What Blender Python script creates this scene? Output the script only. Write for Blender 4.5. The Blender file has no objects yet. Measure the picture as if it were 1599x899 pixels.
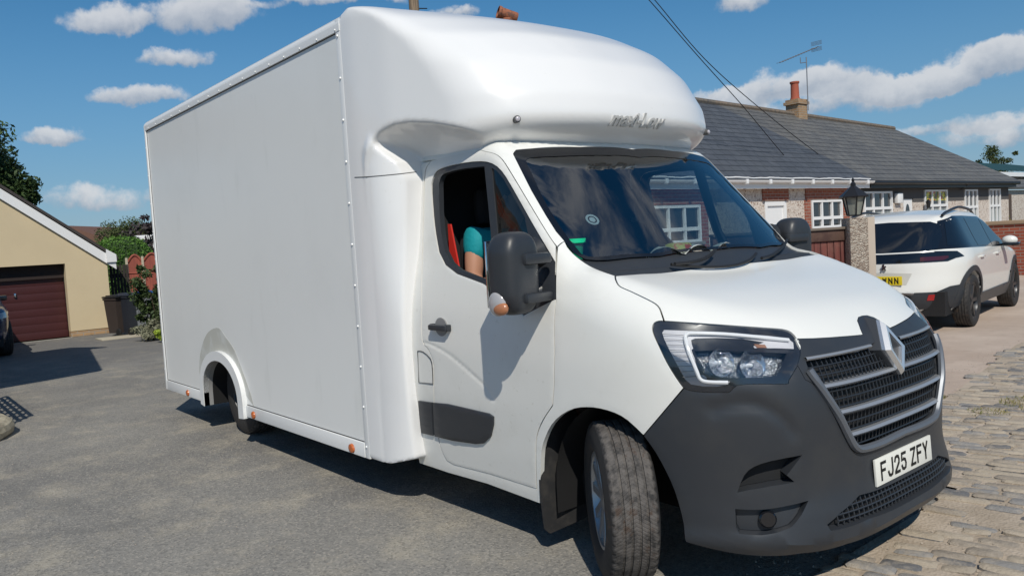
import bpy, bmesh, math, random
import numpy as np
from mathutils import Vector, Matrix
from mathutils.geometry import delaunay_2d_cdt
random.seed(7); rng = np.random.default_rng(7)
C = bpy.context.scene.collection
scene = bpy.context.scene
# ------------------------------------------------------------ camera
CAM = np.array([2.3344, -3.401, 1.4955]); YAW, PITCH, ROLL, FOC = 2.4522, -0.0581, -0.0597, 1238.80
_f = np.array([math.cos(YAW)*math.cos(PITCH), math.sin(YAW)*math.cos(PITCH), math.sin(PITCH)])
_r = np.cross(_f, [0, 0, 1]); _r /= np.linalg.norm(_r); _u = np.cross(_r, _f)
CR = _r*math.cos(ROLL)+_u*math.sin(ROLL); CU = -_r*math.sin(ROLL)+_u*math.cos(ROLL); CF = _f
cd = bpy.data.cameras.new('camera'); cam = bpy.data.objects.new('camera', cd); C.objects.link(cam)
cam.matrix_world = Matrix([[CR[i], CU[i], -CF[i], CAM[i]] for i in range(3)]+[[0, 0, 0, 1]])
cd.sensor_width = 36; cd.lens = 36*FOC/1599; cd.clip_start = .05; cd.clip_end = 3000
scene.camera = cam
# ------------------------------------------------------------ sun, sky, exposure
SUN = np.array([.85, -.52, 1.02]); SUN /= np.linalg.norm(SUN)
sl = bpy.data.lights.new('sun', 'SUN'); sl.energy = 3.65; sl.angle = math.radians(.53); sl.color = (1, .94, .83)
so = bpy.data.objects.new('sun', sl); C.objects.link(so); so.location = (20, -12, 25)
so.rotation_euler = Vector(SUN).to_track_quat('Z', 'Y').to_euler()
scene.view_settings.view_transform = 'Standard'; scene.view_settings.look = 'None'
scene.view_settings.exposure = 0.0; scene.view_settings.gamma = 1
W = bpy.data.worlds.new('World'); scene.world = W; W.use_nodes = True
def ray(px, py):
    return CF+CR*(px-799.5)/FOC-CU*(py-449.5)/FOC
class N:
    """tiny node helper"""
    def __init__(s, nt): s.nt = nt
    def new(s, typ, ins=None, **kw):
        n = s.nt.nodes.new(typ)
        for k, v in kw.items(): setattr(n, k, v)
        for k, v in (ins or {}).items():
            if isinstance(v, bpy.types.NodeSocket): s.nt.links.new(v, n.inputs[k])
            else: n.inputs[k].default_value = v
        return n
    def m(s, op, a, b=0., c=0.):
        return s.new('ShaderNodeMath', {0: a, 1: b, 2: c}, operation=op).outputs[0]
    def vm(s, op, a, b=(0, 0, 0)):
        n = s.new('ShaderNodeVectorMath', {0: a, 1: b}, operation=op)
        return n.outputs['Value'] if op in ('DOT_PRODUCT', 'LENGTH') else n.outputs[0]
    def step(s, x, a, b):
        return s.new('ShaderNodeMapRange', {0: x, 1: a, 2: b, 3: 0., 4: 1.}, interpolation_type='SMOOTHSTEP').outputs[0]
    def mix(s, f, a, b, blend='MIX'):
        n = s.new('ShaderNodeMix', data_type='RGBA', blend_type=blend)
        for i, v in ((0, f), (6, a), (7, b)):
            if isinstance(v, bpy.types.NodeSocket): s.nt.links.new(v, n.inputs[i])
            else: n.inputs[i].default_value = (v if i == 0 else (*v[:3], 1))
        return n.outputs[2]
    def noise(s, vec, scale, detail=4, rough=.55, out=0, dist=0.):
        return s.new('ShaderNodeTexNoise', {'Vector': vec, 'Scale': scale, 'Detail': detail, 'Roughness': rough, 'Distortion': dist}).outputs[out]
nt = W.node_tree; nt.nodes.clear(); n = N(nt)
sky = n.new('ShaderNodeTexSky', sky_type='NISHITA', sun_disc=False, sun_elevation=math.asin(SUN[2]),
            sun_rotation=math.atan2(SUN[0], SUN[1]), air_density=1.0, dust_density=0.0, ozone_density=3.0, altitude=100)
skyc = n.new('ShaderNodeHueSaturation', {'Hue': .494, 'Saturation': 1.32, 'Value': .86, 'Color': sky.outputs[0]}).outputs[0]
D = n.new('ShaderNodeTexCoord').outputs['Generated']
wob = n.vm('SUBTRACT', n.noise(D, 9, 6, .6, 1), (.5, .5, .5))
wob = n.vm('MULTIPLY', wob, (.085, .085, .07))
Dw = n.vm('ADD', D, wob)
fine = n.noise(D, 26, 8, .62)
clouds = [  # pixel centre, half width, half height, strength
    (168, 34, 56, 22, .95), (318, 26, 74, 34, 1.), (280, 88, 50, 15, .75), (218, 152, 74, 17, .9), (88, 223, 44, 14, .8),
    (150, 302, 90, 18, .55), (520, 5, 110, 14, .6), (726, 20, 26, 11, .8), (690, 12, 30, 10, .5), (1175, 8, 42, 17, .75),
    (1130, 150, 52, 15, .85), (1215, 138, 90, 26, .95), (1310, 128, 66, 28, 1.), (1400, 132, 88, 22, .85), (1500, 110, 96, 24, .9),
    (1600, 96, 70, 30, .85), (1290, 165, 150, 26, .6), (1480, 196, 100, 14, .6), (1560, 205, 90, 20, .5), (960, -40, 70, 20, .8)]
acc = None; shade = None
for (px, py, w, h, st) in clouds:
    d0 = ray(px, py); d0 = d0/np.linalg.norm(d0)
    hx = np.cross(d0, [0, 0, 1]); hx /= np.linalg.norm(hx); hu = np.cross(hx, d0)
    k = FOC*.97
    th = .055; hx2 = hx*math.cos(th)+hu*math.sin(th); hu2 = hu*math.cos(th)-hx*math.sin(th)
    dd = n.vm('SUBTRACT', Dw, tuple(d0))
    a = n.m('MULTIPLY', n.vm('DOT_PRODUCT', dd, tuple(hx2)), k/w)
    b = n.m('MULTIPLY', n.vm('DOT_PRODUCT', dd, tuple(hu2)), k/h)
    bl = n.m('ADD', b, n.m('MULTIPLY', n.m('MINIMUM', b, 0.), .45))      # flatter base
    r2 = n.m('ADD', n.m('MULTIPLY', a, a), n.m('MULTIPLY', bl, bl))
    fr = n.m('GREATER_THAN', n.vm('DOT_PRODUCT', D, tuple(d0)), 0.)
    mk = n.m('MULTIPLY', n.m('MULTIPLY', n.m('MAXIMUM', n.m('SUBTRACT', 1.35, r2), 0.), st), fr)
    sh = n.m('MULTIPLY', mk, b)
    acc = mk if acc is None else n.m('ADD', acc, mk)
    shade = sh if shade is None else n.m('ADD', shade, sh)
lit = n.m('DIVIDE', shade, n.m('ADD', acc, .05))
al = n.step(n.m('ADD', n.m('MINIMUM', acc, 1.2), n.m('MULTIPLY', n.m('SUBTRACT', fine, .5), 2.3)), .16, 1.0)
al = n.m('MULTIPLY', al, n.m('MINIMUM', n.m('MULTIPLY', acc, 3.), 1.))
# broken cloud over the rest of the sky, behind and above the photographer
q = n.vm('MULTIPLY', D, (1, 1, 2.2))
gen = n.step(n.noise(q, 2.6, 8, .6, 0, .6), .5, .68)
sx = n.new('ShaderNodeSeparateXYZ', {0: D})
gen = n.m('MULTIPLY', gen, n.m('MAXIMUM', n.step(sx.outputs[2], .50, .62), n.step(n.m('SUBTRACT', sx.outputs[0], n.m('MULTIPLY', sx.outputs[1], .3)), -.15, .25)))
gen = n.m('MULTIPLY', gen, n.step(sx.outputs[2], .0, .25))
ccol = n.mix(n.step(n.m('ADD', lit, n.m('MULTIPLY', n.m('SUBTRACT', fine, .5), 1.2)), -.7, .7), (3.4, 3.9, 4.7), (7.0, 7.1, 7.3))
hz = n.step(sx.outputs[2], .36, -.02)
skyc = n.mix(n.m('MULTIPLY', hz, .72), skyc, (1.25, 2.75, 4.7))
out = n.mix(n.m('MULTIPLY', al, .86), skyc, ccol)
out = n.mix(n.m('MULTIPLY', gen, .8), out, (5.2, 5.4, 5.8))
bg = n.new('ShaderNodeBackground', {'Color': out, 'Strength': .098})
wo = n.new('ShaderNodeOutputWorld', {'Surface': bg.outputs[0]})

# ------------------------------------------------------------ object helpers
def tag(o, label=None, cat=None, group=None, kind=None):
    if label: o['label'] = label
    if cat: o['category'] = cat
    if group: o['group'] = group
    if kind: o['kind'] = kind
    return o
def empty(name, label, cat, loc=(0, 0, 0), rz=0, group=None):
    o = bpy.data.objects.new(name, None); C.objects.link(o); o.location = loc; o.rotation_euler = (0, 0, rz)
    o.empty_display_size = .2
    bpy.context.view_layer.update()
    return tag(o, label, cat, group)
def link(name, me, mat, parent=None, world=False):
    """mesh coordinates are in the parent's local space"""
    o = bpy.data.objects.new(name, me); C.objects.link(o)
    if mat is not None and not me.materials:
        for mm in (mat if isinstance(mat, (list, tuple)) else [mat]): me.materials.append(mm)
    if parent is not None: o.parent = parent
    return o
def mesh_from(V, F, smooth=True, sharp=35, midx=None, uv=None):
    me = bpy.data.meshes.new('m'); me.from_pydata([tuple(map(float, v)) for v in V], [], [tuple(int(i) for i in f) for f in F])
    if smooth:
        me.polygons.foreach_set('use_smooth', [True]*len(me.polygons))
    if midx is not None: me.polygons.foreach_set('material_index', midx)
    me.update()
    if smooth and sharp: me.set_sharp_from_angle(angle=math.radians(sharp))
    return me
class MB:
    """collects simple solids and links them as one mesh"""
    def __init__(s): s.V = []; s.F = []; s.M = []
    def add(s, V, F, m=0):
        o = len(s.V); s.V += [tuple(v) for v in V]; s.F += [tuple(i+o for i in f) for f in F]; s.M += [m]*len(F); return s
    def box(s, a, b, bev=0., m=0, T=None):
        a = np.minimum(a, b)*1., np.maximum(a, b)*1.; lo, hi = a
        if bev <= 0:
            V = [(x, y, z) for x in (lo[0], hi[0]) for y in (lo[1], hi[1]) for z in (lo[2], hi[2])]
            F = [(0, 1, 3, 2), (4, 6, 7, 5), (0, 4, 5, 1), (2, 3, 7, 6), (0, 2, 6, 4), (1, 5, 7, 3)]
        else:
            bm = bmesh.new(); bmesh.ops.create_cube(bm, size=1)
            for v in bm.verts: v.co = [(lo[i]+hi[i])/2+v.co[i]*(hi[i]-lo[i]) for i in range(3)]
            bmesh.ops.bevel(bm, geom=list(bm.edges), offset=min(bev, .45*min(hi-lo)), segments=2, affect='EDGES', profile=.6)
            bm.verts.ensure_lookup_table()
            V = [tuple(v.co) for v in bm.verts]; F = [[v.index for v in f.verts] for f in bm.faces]; bm.free()
        if T is not None: V = [tuple(T @ Vector(v)) for v in V]
        return s.add(V, F, m)
    def tube(s, pts, r, seg=8, m=0, caps=True):
        pts = [np.array(p, float) for p in pts]; rs = r if hasattr(r, '__len__') else [r]*len(pts)
        V = []; F = []
        ref = np.array([0, 0, 1.]); t0 = pts[1]-pts[0]
        if abs(t0[2])/np.linalg.norm(t0) > .9: ref = np.array([1., 0, 0])
        for i, p in enumerate(pts):
            t = (pts[min(i+1, len(pts)-1)]-pts[max(i-1, 0)]); t = t/np.linalg.norm(t)
            a = np.cross(t, ref); a /= np.linalg.norm(a); b = np.cross(a, t)
            for k in range(seg):
                an = 2*math.pi*k/seg; V.append(p+rs[i]*(a*math.cos(an)+b*math.sin(an)))
        for i in range(len(pts)-1):
            for k in range(seg):
                k2 = (k+1) % seg; F.append((i*seg+k, i*seg+k2, (i+1)*seg+k2, (i+1)*seg+k))
        if caps: F.append(tuple(range(seg))[::-1]); F.append(tuple((len(pts)-1)*seg+k for k in range(seg)))
        return s.add(V, F, m)
    def lathe(s, prof, origin=(0, 0, 0), axis='z', seg=32, m=0, T=None):
        """prof: list of (r, h); revolved about axis"""
        V = []; F = []; nP = len(prof)
        for k in range(seg):
            a = 2*math.pi*k/seg
            for (r, h) in prof:
                c, d = r*math.cos(a), r*math.sin(a)
                v = {'z': (c, d, h), 'y': (c, h, d), 'x': (h, c, d)}[axis]
                v = (v[0]+origin[0], v[1]+origin[1], v[2]+origin[2])
                V.append(tuple(T @ Vector(v)) if T is not None else v)
        for k in range(seg):
            k2 = (k+1) % seg
            for i in range(nP-1): F.append((k*nP+i, k2*nP+i, k2*nP+i+1, k*nP+i+1))
        return s.add(V, F, m)
    def prism(s, poly, a0, a1, axis='x', m=0):
        """poly 2D extruded along axis; (u,v) are the other two axes in order"""
        def mk(u, v, w): return {'x': (w, u, v), 'y': (u, w, v), 'z': (u, v, w)}[axis]
        k = len(poly); V = [mk(u, v, a0) for u, v in poly]+[mk(u, v, a1) for u, v in poly]
        F = [tuple(range(k)), tuple(range(2*k-1, k-1, -1))]+[(i, (i+1) % k, k+(i+1) % k, k+i)[::-1] for i in range(k)]
        return s.add(V, F, m)
    def build(s, name, mat, parent=None, sharp=35, smooth=True, fix=True):
        me = mesh_from(s.V, s.F, smooth, None, s.M)
        if fix:
            bm = bmesh.new(); bm.from_mesh(me); bmesh.ops.recalc_face_normals(bm, faces=bm.faces); bm.to_mesh(me); bm.free()
        if smooth and sharp: me.set_sharp_from_angle(angle=math.radians(sharp))
        return link(name, me, mat, parent)
def smooth_curve(pts, per=5, closed=False):
    P = [np.array(p, float) for p in pts]; out = []; n_ = len(P)
    rngi = range(n_ if closed else n_-1)
    for i in rngi:
        p0 = P[(i-1) % n_] if (closed or i > 0) else P[0]*2-P[1]; p1 = P[i]; p2 = P[(i+1) % n_]
        p3 = P[(i+2) % n_] if (closed or i+2 < n_) else P[-1]*2-P[-2]
        for k in range(per):
            t = k/per
            out.append(.5*((2*p1)+(p2-p0)*t+(2*p0-5*p1+4*p2-p3)*t*t+(-p0+3*p1-3*p2+p3)*t**3))
    if not closed: out.append(P[-1])
    return out
# ------------------------------------------------------------ materials
def mat(name, col, rough=.5, metal=0., spec=.5, bump=None, var=None, coat=0., emis=None, alpha=None, trans=0.):
    """bump=(scale,strength,dist)  var=(scale, colour2, amount, lo, hi)"""
    m = bpy.data.materials.new(name); m.use_nodes = True; nt = m.node_tree; nn = N(nt)
    b = nt.nodes['Principled BSDF']; b.inputs['Base Color'].default_value = (*col, 1); b.inputs['Roughness'].default_value = rough
    b.inputs['Metallic'].default_value = metal; b.inputs['Specular IOR Level'].default_value = spec; b.inputs['Coat Weight'].default_value = coat
    b.inputs['Coat Roughness'].default_value = .06; b.inputs['Transmission Weight'].default_value = trans
    oc = nn.new('ShaderNodeTexCoord').outputs['Object']
    c = None
    for v in (var if isinstance(var, list) else [var] if var else []):
        sc, c2, am, lo, hi = v[:5]; vec = nn.vm('MULTIPLY', oc, v[5]) if len(v) > 5 else oc
        f = nn.m('MULTIPLY', nn.step(nn.noise(vec, sc, 5, .6), lo, hi), am)
        c = nn.mix(f, c if c is not None else col, c2)
    if c is not None: nt.links.new(c, b.inputs['Base Color'])
    if bump:
        bn = nn.new('ShaderNodeBump', {'Height': nn.noise(oc, bump[0], 5, .6), 'Strength': bump[1], 'Distance': bump[2]})
        nt.links.new(bn.outputs[0], b.inputs['Normal'])
    if emis: b.inputs['Emission Color'].default_value = (*emis[0], 1); b.inputs['Emission Strength'].default_value = emis[1]
    return m
def glassmat(name, tint, gloss=1., ior=1.5, base=.04, rough=.0, body=0., bodycol=(.02, .02, .02)):
    m = bpy.data.materials.new(name); m.use_nodes = True; nt = m.node_tree; nn = N(nt); nt.nodes.clear()
    tr = nn.new('ShaderNodeBsdfTransparent', {'Color': (*tint, 1)}).outputs[0]
    if body > 0:
        df = nn.new('ShaderNodeBsdfDiffuse', {'Color': (*bodycol, 1)}).outputs[0]
        tr = nn.new('ShaderNodeMixShader', {0: body, 1: tr, 2: df}).outputs[0]
    gl = nn.new('ShaderNodeBsdfGlossy', {'Color': (gloss, gloss, gloss, 1), 'Roughness': rough}).outputs[0]
    fr = nn.new('ShaderNodeFresnel', {'IOR': ior}).outputs[0]
    fr = nn.m('MINIMUM', nn.m('ADD', fr, base), 1.)
    mx = nn.new('ShaderNodeMixShader', {0: fr, 1: tr, 2: gl}).outputs[0]
    nn.new('ShaderNodeOutputMaterial', {'Surface': mx}); return m
# ------------------------------------------------------------ implicit surfaces
def smax(a, b, k):
    h = np.clip(.5+.5*(a-b)/k, 0, 1); return b*(1-h)+a*h+k*h*(1-h)
def smin(a, b, k): return -smax(-a, -b, k)
def table(pts, sig):
    """smoothed piecewise-linear function"""
    x = np.array([p[0] for p in pts], float); y = np.array([p[1] for p in pts], float)
    xs = np.linspace(x[0]-6*sig, x[-1]+6*sig, 800); dx = xs[1]-xs[0]
    s0 = (y[1]-y[0])/(x[1]-x[0]); s1 = (y[-1]-y[-2])/(x[-1]-x[-2])
    ys = np.interp(xs, x, y); ys = np.where(xs < x[0], y[0]+(xs-x[0])*s0, ys); ys = np.where(xs > x[-1], y[-1]+(xs-x[-1])*s1, ys)
    kx = np.arange(-int(3*sig/dx)-1, int(3*sig/dx)+2)*dx; kk = np.exp(-.5*(kx/sig)**2); kk /= kk.sum()
    yp = np.pad(ys, len(kx)//2, mode='edge'); z = np.convolve(yp, kk, 'valid')
    m = int(3*sig/dx)+2; xs = xs[m:-m]; z = z[m:-m]
    return lambda q: np.interp(q, xs, z)
def grad(F, P, e=1e-3):
    G = np.stack([F(P+np.eye(3)[i]*e)-F(P-np.eye(3)[i]*e) for i in range(3)], -1)
    return G/np.maximum(np.linalg.norm(G, axis=-1, keepdims=True), 1e-9)
class Body:
    """a star-shaped solid F<0 with centre Cn; M maps world to local (None = same)"""
    def __init__(s, F, Cn, M=None, tmax=14): s.F = F; s.C = np.array(Cn, float); s.M = M; s.tmax = tmax
    def hit(s, pts):
        """photo pixels -> points on the surface (the camera's rays), local space"""
        pts = np.array(pts, float); D = np.array([ray(*p) for p in pts]); o = CAM
        if s.M is not None:
            Rm = np.array(s.M)[:3, :3]; o = Rm@CAM+np.array(s.M)[:3, 3]; D = D@Rm.T
        t = np.linspace(1.0, s.tmax, int(s.tmax/.008)); P = o+D[:, None, :]*t[None, :, None]; f = s.F(P)
        out = []
        for i in range(len(pts)):
            neg = np.nonzero(f[i] < 0)[0]
            if len(neg):
                a, b = t[neg[0]-1], t[neg[0]]
                for _ in range(20):
                    c = (a+b)/2
                    if s.F(o+D[i]*c) < 0: b = c
                    else: a = c
                out.append(o+D[i]*b)
            else: out.append(o+D[i]*t[np.argmin(f[i])])
        return np.array(out)
    def q(s, P):
        v = np.atleast_2d(P)-s.C; r = np.linalg.norm(v, axis=1); a = np.arccos(np.clip(v[:, 0]/r, -1, 1))
        m = np.maximum(np.hypot(v[:, 1], v[:, 2]), 1e-9); return np.stack([a*v[:, 1]/m, a*v[:, 2]/m], 1)
    def cast(s, Q):
        a = np.linalg.norm(Q, axis=1); m = np.maximum(a, 1e-9)
        D = np.stack([np.cos(a), np.sin(a)*Q[:, 0]/m, np.sin(a)*Q[:, 1]/m], 1)
        t = np.linspace(4.0, .02, 300); P = s.C+D[:, None, :]*t[None, :, None]; f = s.F(P) < 0
        idx = np.argmax(f, axis=1); idx = np.maximum(idx, 1); hi = t[idx-1]; lo = t[idx]
        for _ in range(18):
            c = (hi+lo)/2; ins = s.F(s.C+D*c[:, None]) < 0; lo = np.where(ins, c, lo); hi = np.where(ins, hi, c)
        P = s.C+D*lo[:, None]; return P, grad(s.F, P)
def pip(poly, P):
    x, y = P[:, 0], P[:, 1]; ins = np.zeros(len(P), bool); n_ = len(poly)
    for i in range(n_):
        a, b = poly[i], poly[(i+1) % n_]
        c = ((a[1] > y) != (b[1] > y))
        with np.errstate(divide='ignore', invalid='ignore'): xi = (b[0]-a[0])*(y-a[1])/(b[1]-a[1])+a[0]
        ins ^= c & (x < xi)
    return ins
def resample(poly, h):
    out = []; n_ = len(poly)
    for i in range(n_):
        a, b = np.array(poly[i]), np.array(poly[(i+1) % n_]); L = np.linalg.norm(b-a); k = max(1, int(math.ceil(L/h)))
        if L < 1e-5: continue
        for j in range(k): out.append(a+(b-a)*j/k)
    return np.array(out)
def inset(poly, d):
    n_ = len(poly); A = .5*sum(poly[i][0]*poly[(i+1) % n_][1]-poly[(i+1) % n_][0]*poly[i][1] for i in range(n_)); sgn = 1 if A > 0 else -1
    out = []
    for i in range(n_):
        a, b, c = poly[i-1], poly[i], poly[(i+1) % n_]; e1 = b-a; e2 = c-b
        e1 = e1/max(np.linalg.norm(e1), 1e-9); e2 = e2/max(np.linalg.norm(e2), 1e-9)
        n1 = np.array([-e1[1], e1[0]]); n2 = np.array([-e2[1], e2[0]]); m_ = n1+n2; L = np.linalg.norm(m_)
        m_ = m_/L if L > .2 else n1
        out.append(b+sgn*d*m_/max(m_@n1, .6))
    return np.array(out)
def polydist(poly, P):
    d = np.full(len(P), 1e9)
    for i in range(len(poly)):
        a, b = poly[i], poly[(i+1) % len(poly)]; ab = b-a; t = np.clip(((P-a)@ab)/max(ab@ab, 1e-12), 0, 1)
        d = np.minimum(d, np.linalg.norm(P-a-t[:, None]*ab, axis=1))
    return d
def patch(body, name, outline, m, parent, holes=(), h=.04, off=0., thick=.02, gap=.0, mirror=False, disp=None, edge=.0015):
    """a skin panel on a solid: outline = 3D points on it; gets real thickness and a rim"""
    def toq(P):
        P = np.array(P, float)
        if mirror: P = P*[1, -1, 1]
        return body.q(P)
    out = toq(resample(outline, h))
    if gap: out = inset(out, gap)
    hs = [inset(toq(resample(x, h)), -gap) if gap else toq(resample(x, h)) for x in holes]
    lo, hi = out.min(0), out.max(0)
    gx, gy = np.meshgrid(np.arange(lo[0], hi[0], h), np.arange(lo[1], hi[1], h)); G = np.stack([gx.ravel(), gy.ravel()], 1)
    G[:, 0] += (np.arange(len(G)) % 2)*.1*h
    ok = pip(out, G) & (polydist(out, G) > .45*h)
    for x in hs: ok &= ~pip(x, G) & (polydist(x, G) > .45*h)
    G = G[ok]; vs = [out]+hs; ed = []; o = 0
    for x in vs: ed += [(o+i, o+(i+1) % len(x)) for i in range(len(x))]; o += len(x)
    allv = np.concatenate(vs+[G]) if len(G) else np.concatenate(vs)
    res = delaunay_2d_cdt([Vector(v) for v in allv], ed, [], 0, 1e-7)
    Q = np.array([tuple(v) for v in res[0]]); T = np.array([f for f in res[2] if len(f) == 3])
    cen = Q[T].mean(1); ok = pip(out, cen)
    for x in hs: ok &= ~pip(x, cen)
    T = T[ok]; P, Nn = body.cast(Q)
    # orientation
    e = np.cross(P[T[:, 1]]-P[T[:, 0]], P[T[:, 2]]-P[T[:, 0]]); fl = (e*Nn[T[:, 0]]).sum(1) < 0
    T[fl] = T[fl][:, ::-1]
    cnt = {}
    for t in T:
        for i in range(3):
            k = (t[i], t[(i+1) % 3]); cnt[k] = 1
    bd = [k for k in cnt if (k[1], k[0]) not in cnt]
    onb = np.zeros(len(Q), bool)
    for a, b in bd: onb[a] = onb[b] = True
    dd = np.zeros(len(Q)) if disp is None else disp(P, Q)
    P2 = P+Nn*(off+dd-np.where(onb, edge, 0))[:, None]
    V = list(P2); F = [tuple(t) for t in T]; mp = {}
    if thick:
        for i in np.nonzero(onb)[0]: mp[i] = len(V); V.append(P2[i]-Nn[i]*thick)
        for a, b in bd: F.append((b, a, mp[a], mp[b]))
    used = sorted({i for f in F for i in f}); rm = {u: j for j, u in enumerate(used)}
    me = mesh_from([V[u] for u in used], [tuple(rm[i] for i in f) for f in F], True, 40)
    return link(name, me, m, parent)
def nets(F, lo, hi, h, proj=3):
    """surface nets mesher for F=0"""
    lo = np.array(lo, float); n_ = np.ceil((np.array(hi)-lo)/h).astype(int)+1
    X = [lo[i]+h*np.arange(n_[i]) for i in range(3)]
    P = np.stack(np.meshgrid(*X, indexing='ij'), -1); f = F(P)
    s = f < 0; c = [n_[0]-1, n_[1]-1, n_[2]-1]
    cnt = np.zeros(c, int); acc = np.zeros((*c, 3))
    corners = [(i, j, k) for i in (0, 1) for j in (0, 1) for k in (0, 1)]
    sl_ = lambda o: tuple(slice(o[i], o[i]+c[i]) for i in range(3))
    for a in corners:
        for ax in range(3):
            if a[ax]: continue
            b = list(a); b[ax] = 1
            fa, fb = f[sl_(a)], f[sl_(b)]; cr = (fa < 0) != (fb < 0)
            t = np.where(cr, fa/np.where(cr, fa-fb, 1), 0)
            for d_ in range(3): acc[..., d_] += cr*((a[d_]+(t if d_ == ax else 0)))
            cnt += cr
    act = cnt > 0; idx = -np.ones(c, int); idx[act] = np.arange(act.sum())
    ijk = np.argwhere(act); V = lo+(ijk+acc[act]/cnt[act][:, None])*h
    for _ in range(proj):
        g = np.stack([(F(V+np.eye(3)[i]*1e-3)-F(V-np.eye(3)[i]*1e-3))/2e-3 for i in range(3)], -1); fv = F(V)
        st = (fv/np.maximum((g*g).sum(1), .25))[:, None]*g; L = np.linalg.norm(st, axis=1, keepdims=True); V = V-st*np.minimum(1, .5*h/np.maximum(L, 1e-9))
    faces = []
    for ax in range(3):
        b, d_ = [i for i in range(3) if i != ax]
        s0 = [slice(None)]*3; s1 = [slice(None)]*3; s0[ax] = slice(0, -1); s1[ax] = slice(1, None)
        A, B = s[tuple(s0)], s[tuple(s1)]; e = np.argwhere(A != B)
        e = e[(e[:, b] > 0) & (e[:, d_] > 0) & (e[:, b] < c[b]) & (e[:, d_] < c[d_])]
        up = A[tuple(e.T)]
        def I(db, dd_):
            k = e.copy(); k[:, b] -= db; k[:, d_] -= dd_; return idx[tuple(k.T)]
        q_ = np.stack([I(1, 1), I(0, 1), I(0, 0), I(1, 0)], 1)
        flip = up if ax != 1 else ~up
        q_[~flip] = q_[~flip][:, ::-1]; faces.append(q_)
    return V, np.concatenate(faces)
# ============================================================ the box van
WHITE = mat('white_paint', (.80, .80, .765), .30, coat=.35, var=[(1.6, (.72, .71, .66), .35, .5, .8), (14, (.66, .64, .58), .22, .6, .8)], bump=(3, .04, .02))
DOORW = mat('white_door_paint', (.75, .745, .71), .36, coat=.2, var=[(2.2, (.58, .57, .52), .5, .48, .78), (30, (.5, .48, .42), .35, .62, .75)], bump=(3, .04, .02))
GRP = mat('white_fibreglass', (.80, .80, .80), .28, coat=.4, var=[(2, (.74, .74, .73), .4, .5, .8), (25, (.62, .62, .58), .25, .66, .76)], bump=(2.2, .05, .03))
PANEL = mat('white_side_panel', (.79, .795, .78), .34, var=[(.9, (.71, .715, .70), .45, .45, .75), (5, (.50, .51, .48), .2, .6, .8, (1, 1, .25))], bump=(.8, .08, .05))
RAIL = mat('white_aluminium_trim', (.76, .77, .77), .38, var=[(4, (.6, .6, .57), .4, .55, .8)])
BLACKP = mat('grey_black_plastic', (.030, .034, .041), .42, spec=.5, bump=(400, .12, .001), var=[(5, (.042, .044, .047), .6, .45, .75)])
GLOSSB = mat('gloss_black', (.008, .009, .012), .12, coat=.4)
RUBBER = mat('rubber', (.012, .012, .013), .6)
LINER = mat('arch_liner_black', (.006, .006, .007), .9)
DARK = mat('dark_interior', (.012, .013, .015), .8)
SILVER = mat('silver_plastic', (.50, .51, .53), .28, metal=.55)
CHROME = mat('chrome', (.75, .76, .78), .12, metal=1.)
SLAT = mat('grey_grille_slat', (.40, .42, .45), .28, metal=.5)
AMBER = mat('amber_lens', (.52, .13, .03), .25, coat=.5, var=[(60, (.25, .07, .03), .5, .45, .6)])
CLEAR = glassmat('clear_lens', (.93, .95, .97), base=.03)
SCREEN = glassmat('windscreen_glass', (.55, .66, .70), base=.15, gloss=.95)
SIDEG = glassmat('side_glass', (.24, .28, .27), base=.04, gloss=.9)
Wt = table([(.2, .965), (.45, 1.0), (.7, 1.02), (.95, 1.025), (1.15, 1.01), (1.32, .975), (1.48, .935), (1.7, .905), (1.95, .875), (2.2, .84)], .05)
XF = table([(.1, .70), (.2, .79), (.29, .818), (.35, .815), (.40, .785), (.46, .776), (.55, .778), (.75, .785), (.9, .77), (1.0, .75), (1.1, .70), (1.3, .62), (1.6, .5)], .035)
ZB = table([(-.5, 1.38), (-.06, 1.30), (.3, 1.225), (.5, 1.16), (.66, 1.085), (.76, 1.01), (.9, .86)], .05)
CROWN = lambda x: np.interp(x, [-.1, .7], [.03, -.055])
def F_cab(P):
    x, y, z = P[..., 0], np.abs(P[..., 1]), P[..., 2]; Wd = Wt(z)
    xs = -.30; a = XF(z)-xs; t = np.clip((x-xs)/a, 0, 4); nn_ = 3.1
    g = ((t**nn_+(y/Wd)**nn_)**(1/nn_)-1)*.95
    yn = y/.8
    zb = ZB(x)+CROWN(x)*yn**2
    zw = 1.963-(x+.764-.115*(1-yn**2))/.93
    roof = 2.045+.05*(-.9-x)-.03*yn**2
    zg = smin(zw, roof, .08)
    top = z-smax(zb, zg, .05)
    k = np.interp(z, [1.25, 1.5], [.17, .09])
    return np.maximum(smax(g, top*.78, k), -1.72-x)
CAB = Body(F_cab, (-.25, 0, .85), tmax=7)
H = CAB.hit
van = empty('luton_van', 'large white box van with rounded cab-top pod and dark grey bumper on the driveway', 'van')
def both(name, outline, m, **kw):
    p = patch(CAB, name, outline, m, kw.pop('parent', van), **kw)
    kw.pop('holes2', None); q_ = patch(CAB, name, outline, m, van, mirror=True, **kw); return p, q_
def sym_outline(px_half, y0=True):
    """left half in photo pixels, first and last point are put on the centre line; mirrored to a closed loop"""
    P = list(H(px_half)); P[0] = P[0]*[1, 0, 1]; P[-1] = P[-1]*[1, 0, 1]
    return P+[p*[1, -1, 1] for p in P[1:-1]][::-1]
sc = smooth_curve
def centre(a, b, body=None):
    lo, hi = 0., 1.; bd = body or CAB
    for _ in range(18):
        m_ = (lo+hi)/2; p = bd.hit([(a[0]+(b[0]-a[0])*m_, a[1]+(b[1]-a[1])*m_)])[0]
        if p[1] < 0: lo = m_
        else: hi = m_
    return p*[1, 0, 1]
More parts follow.
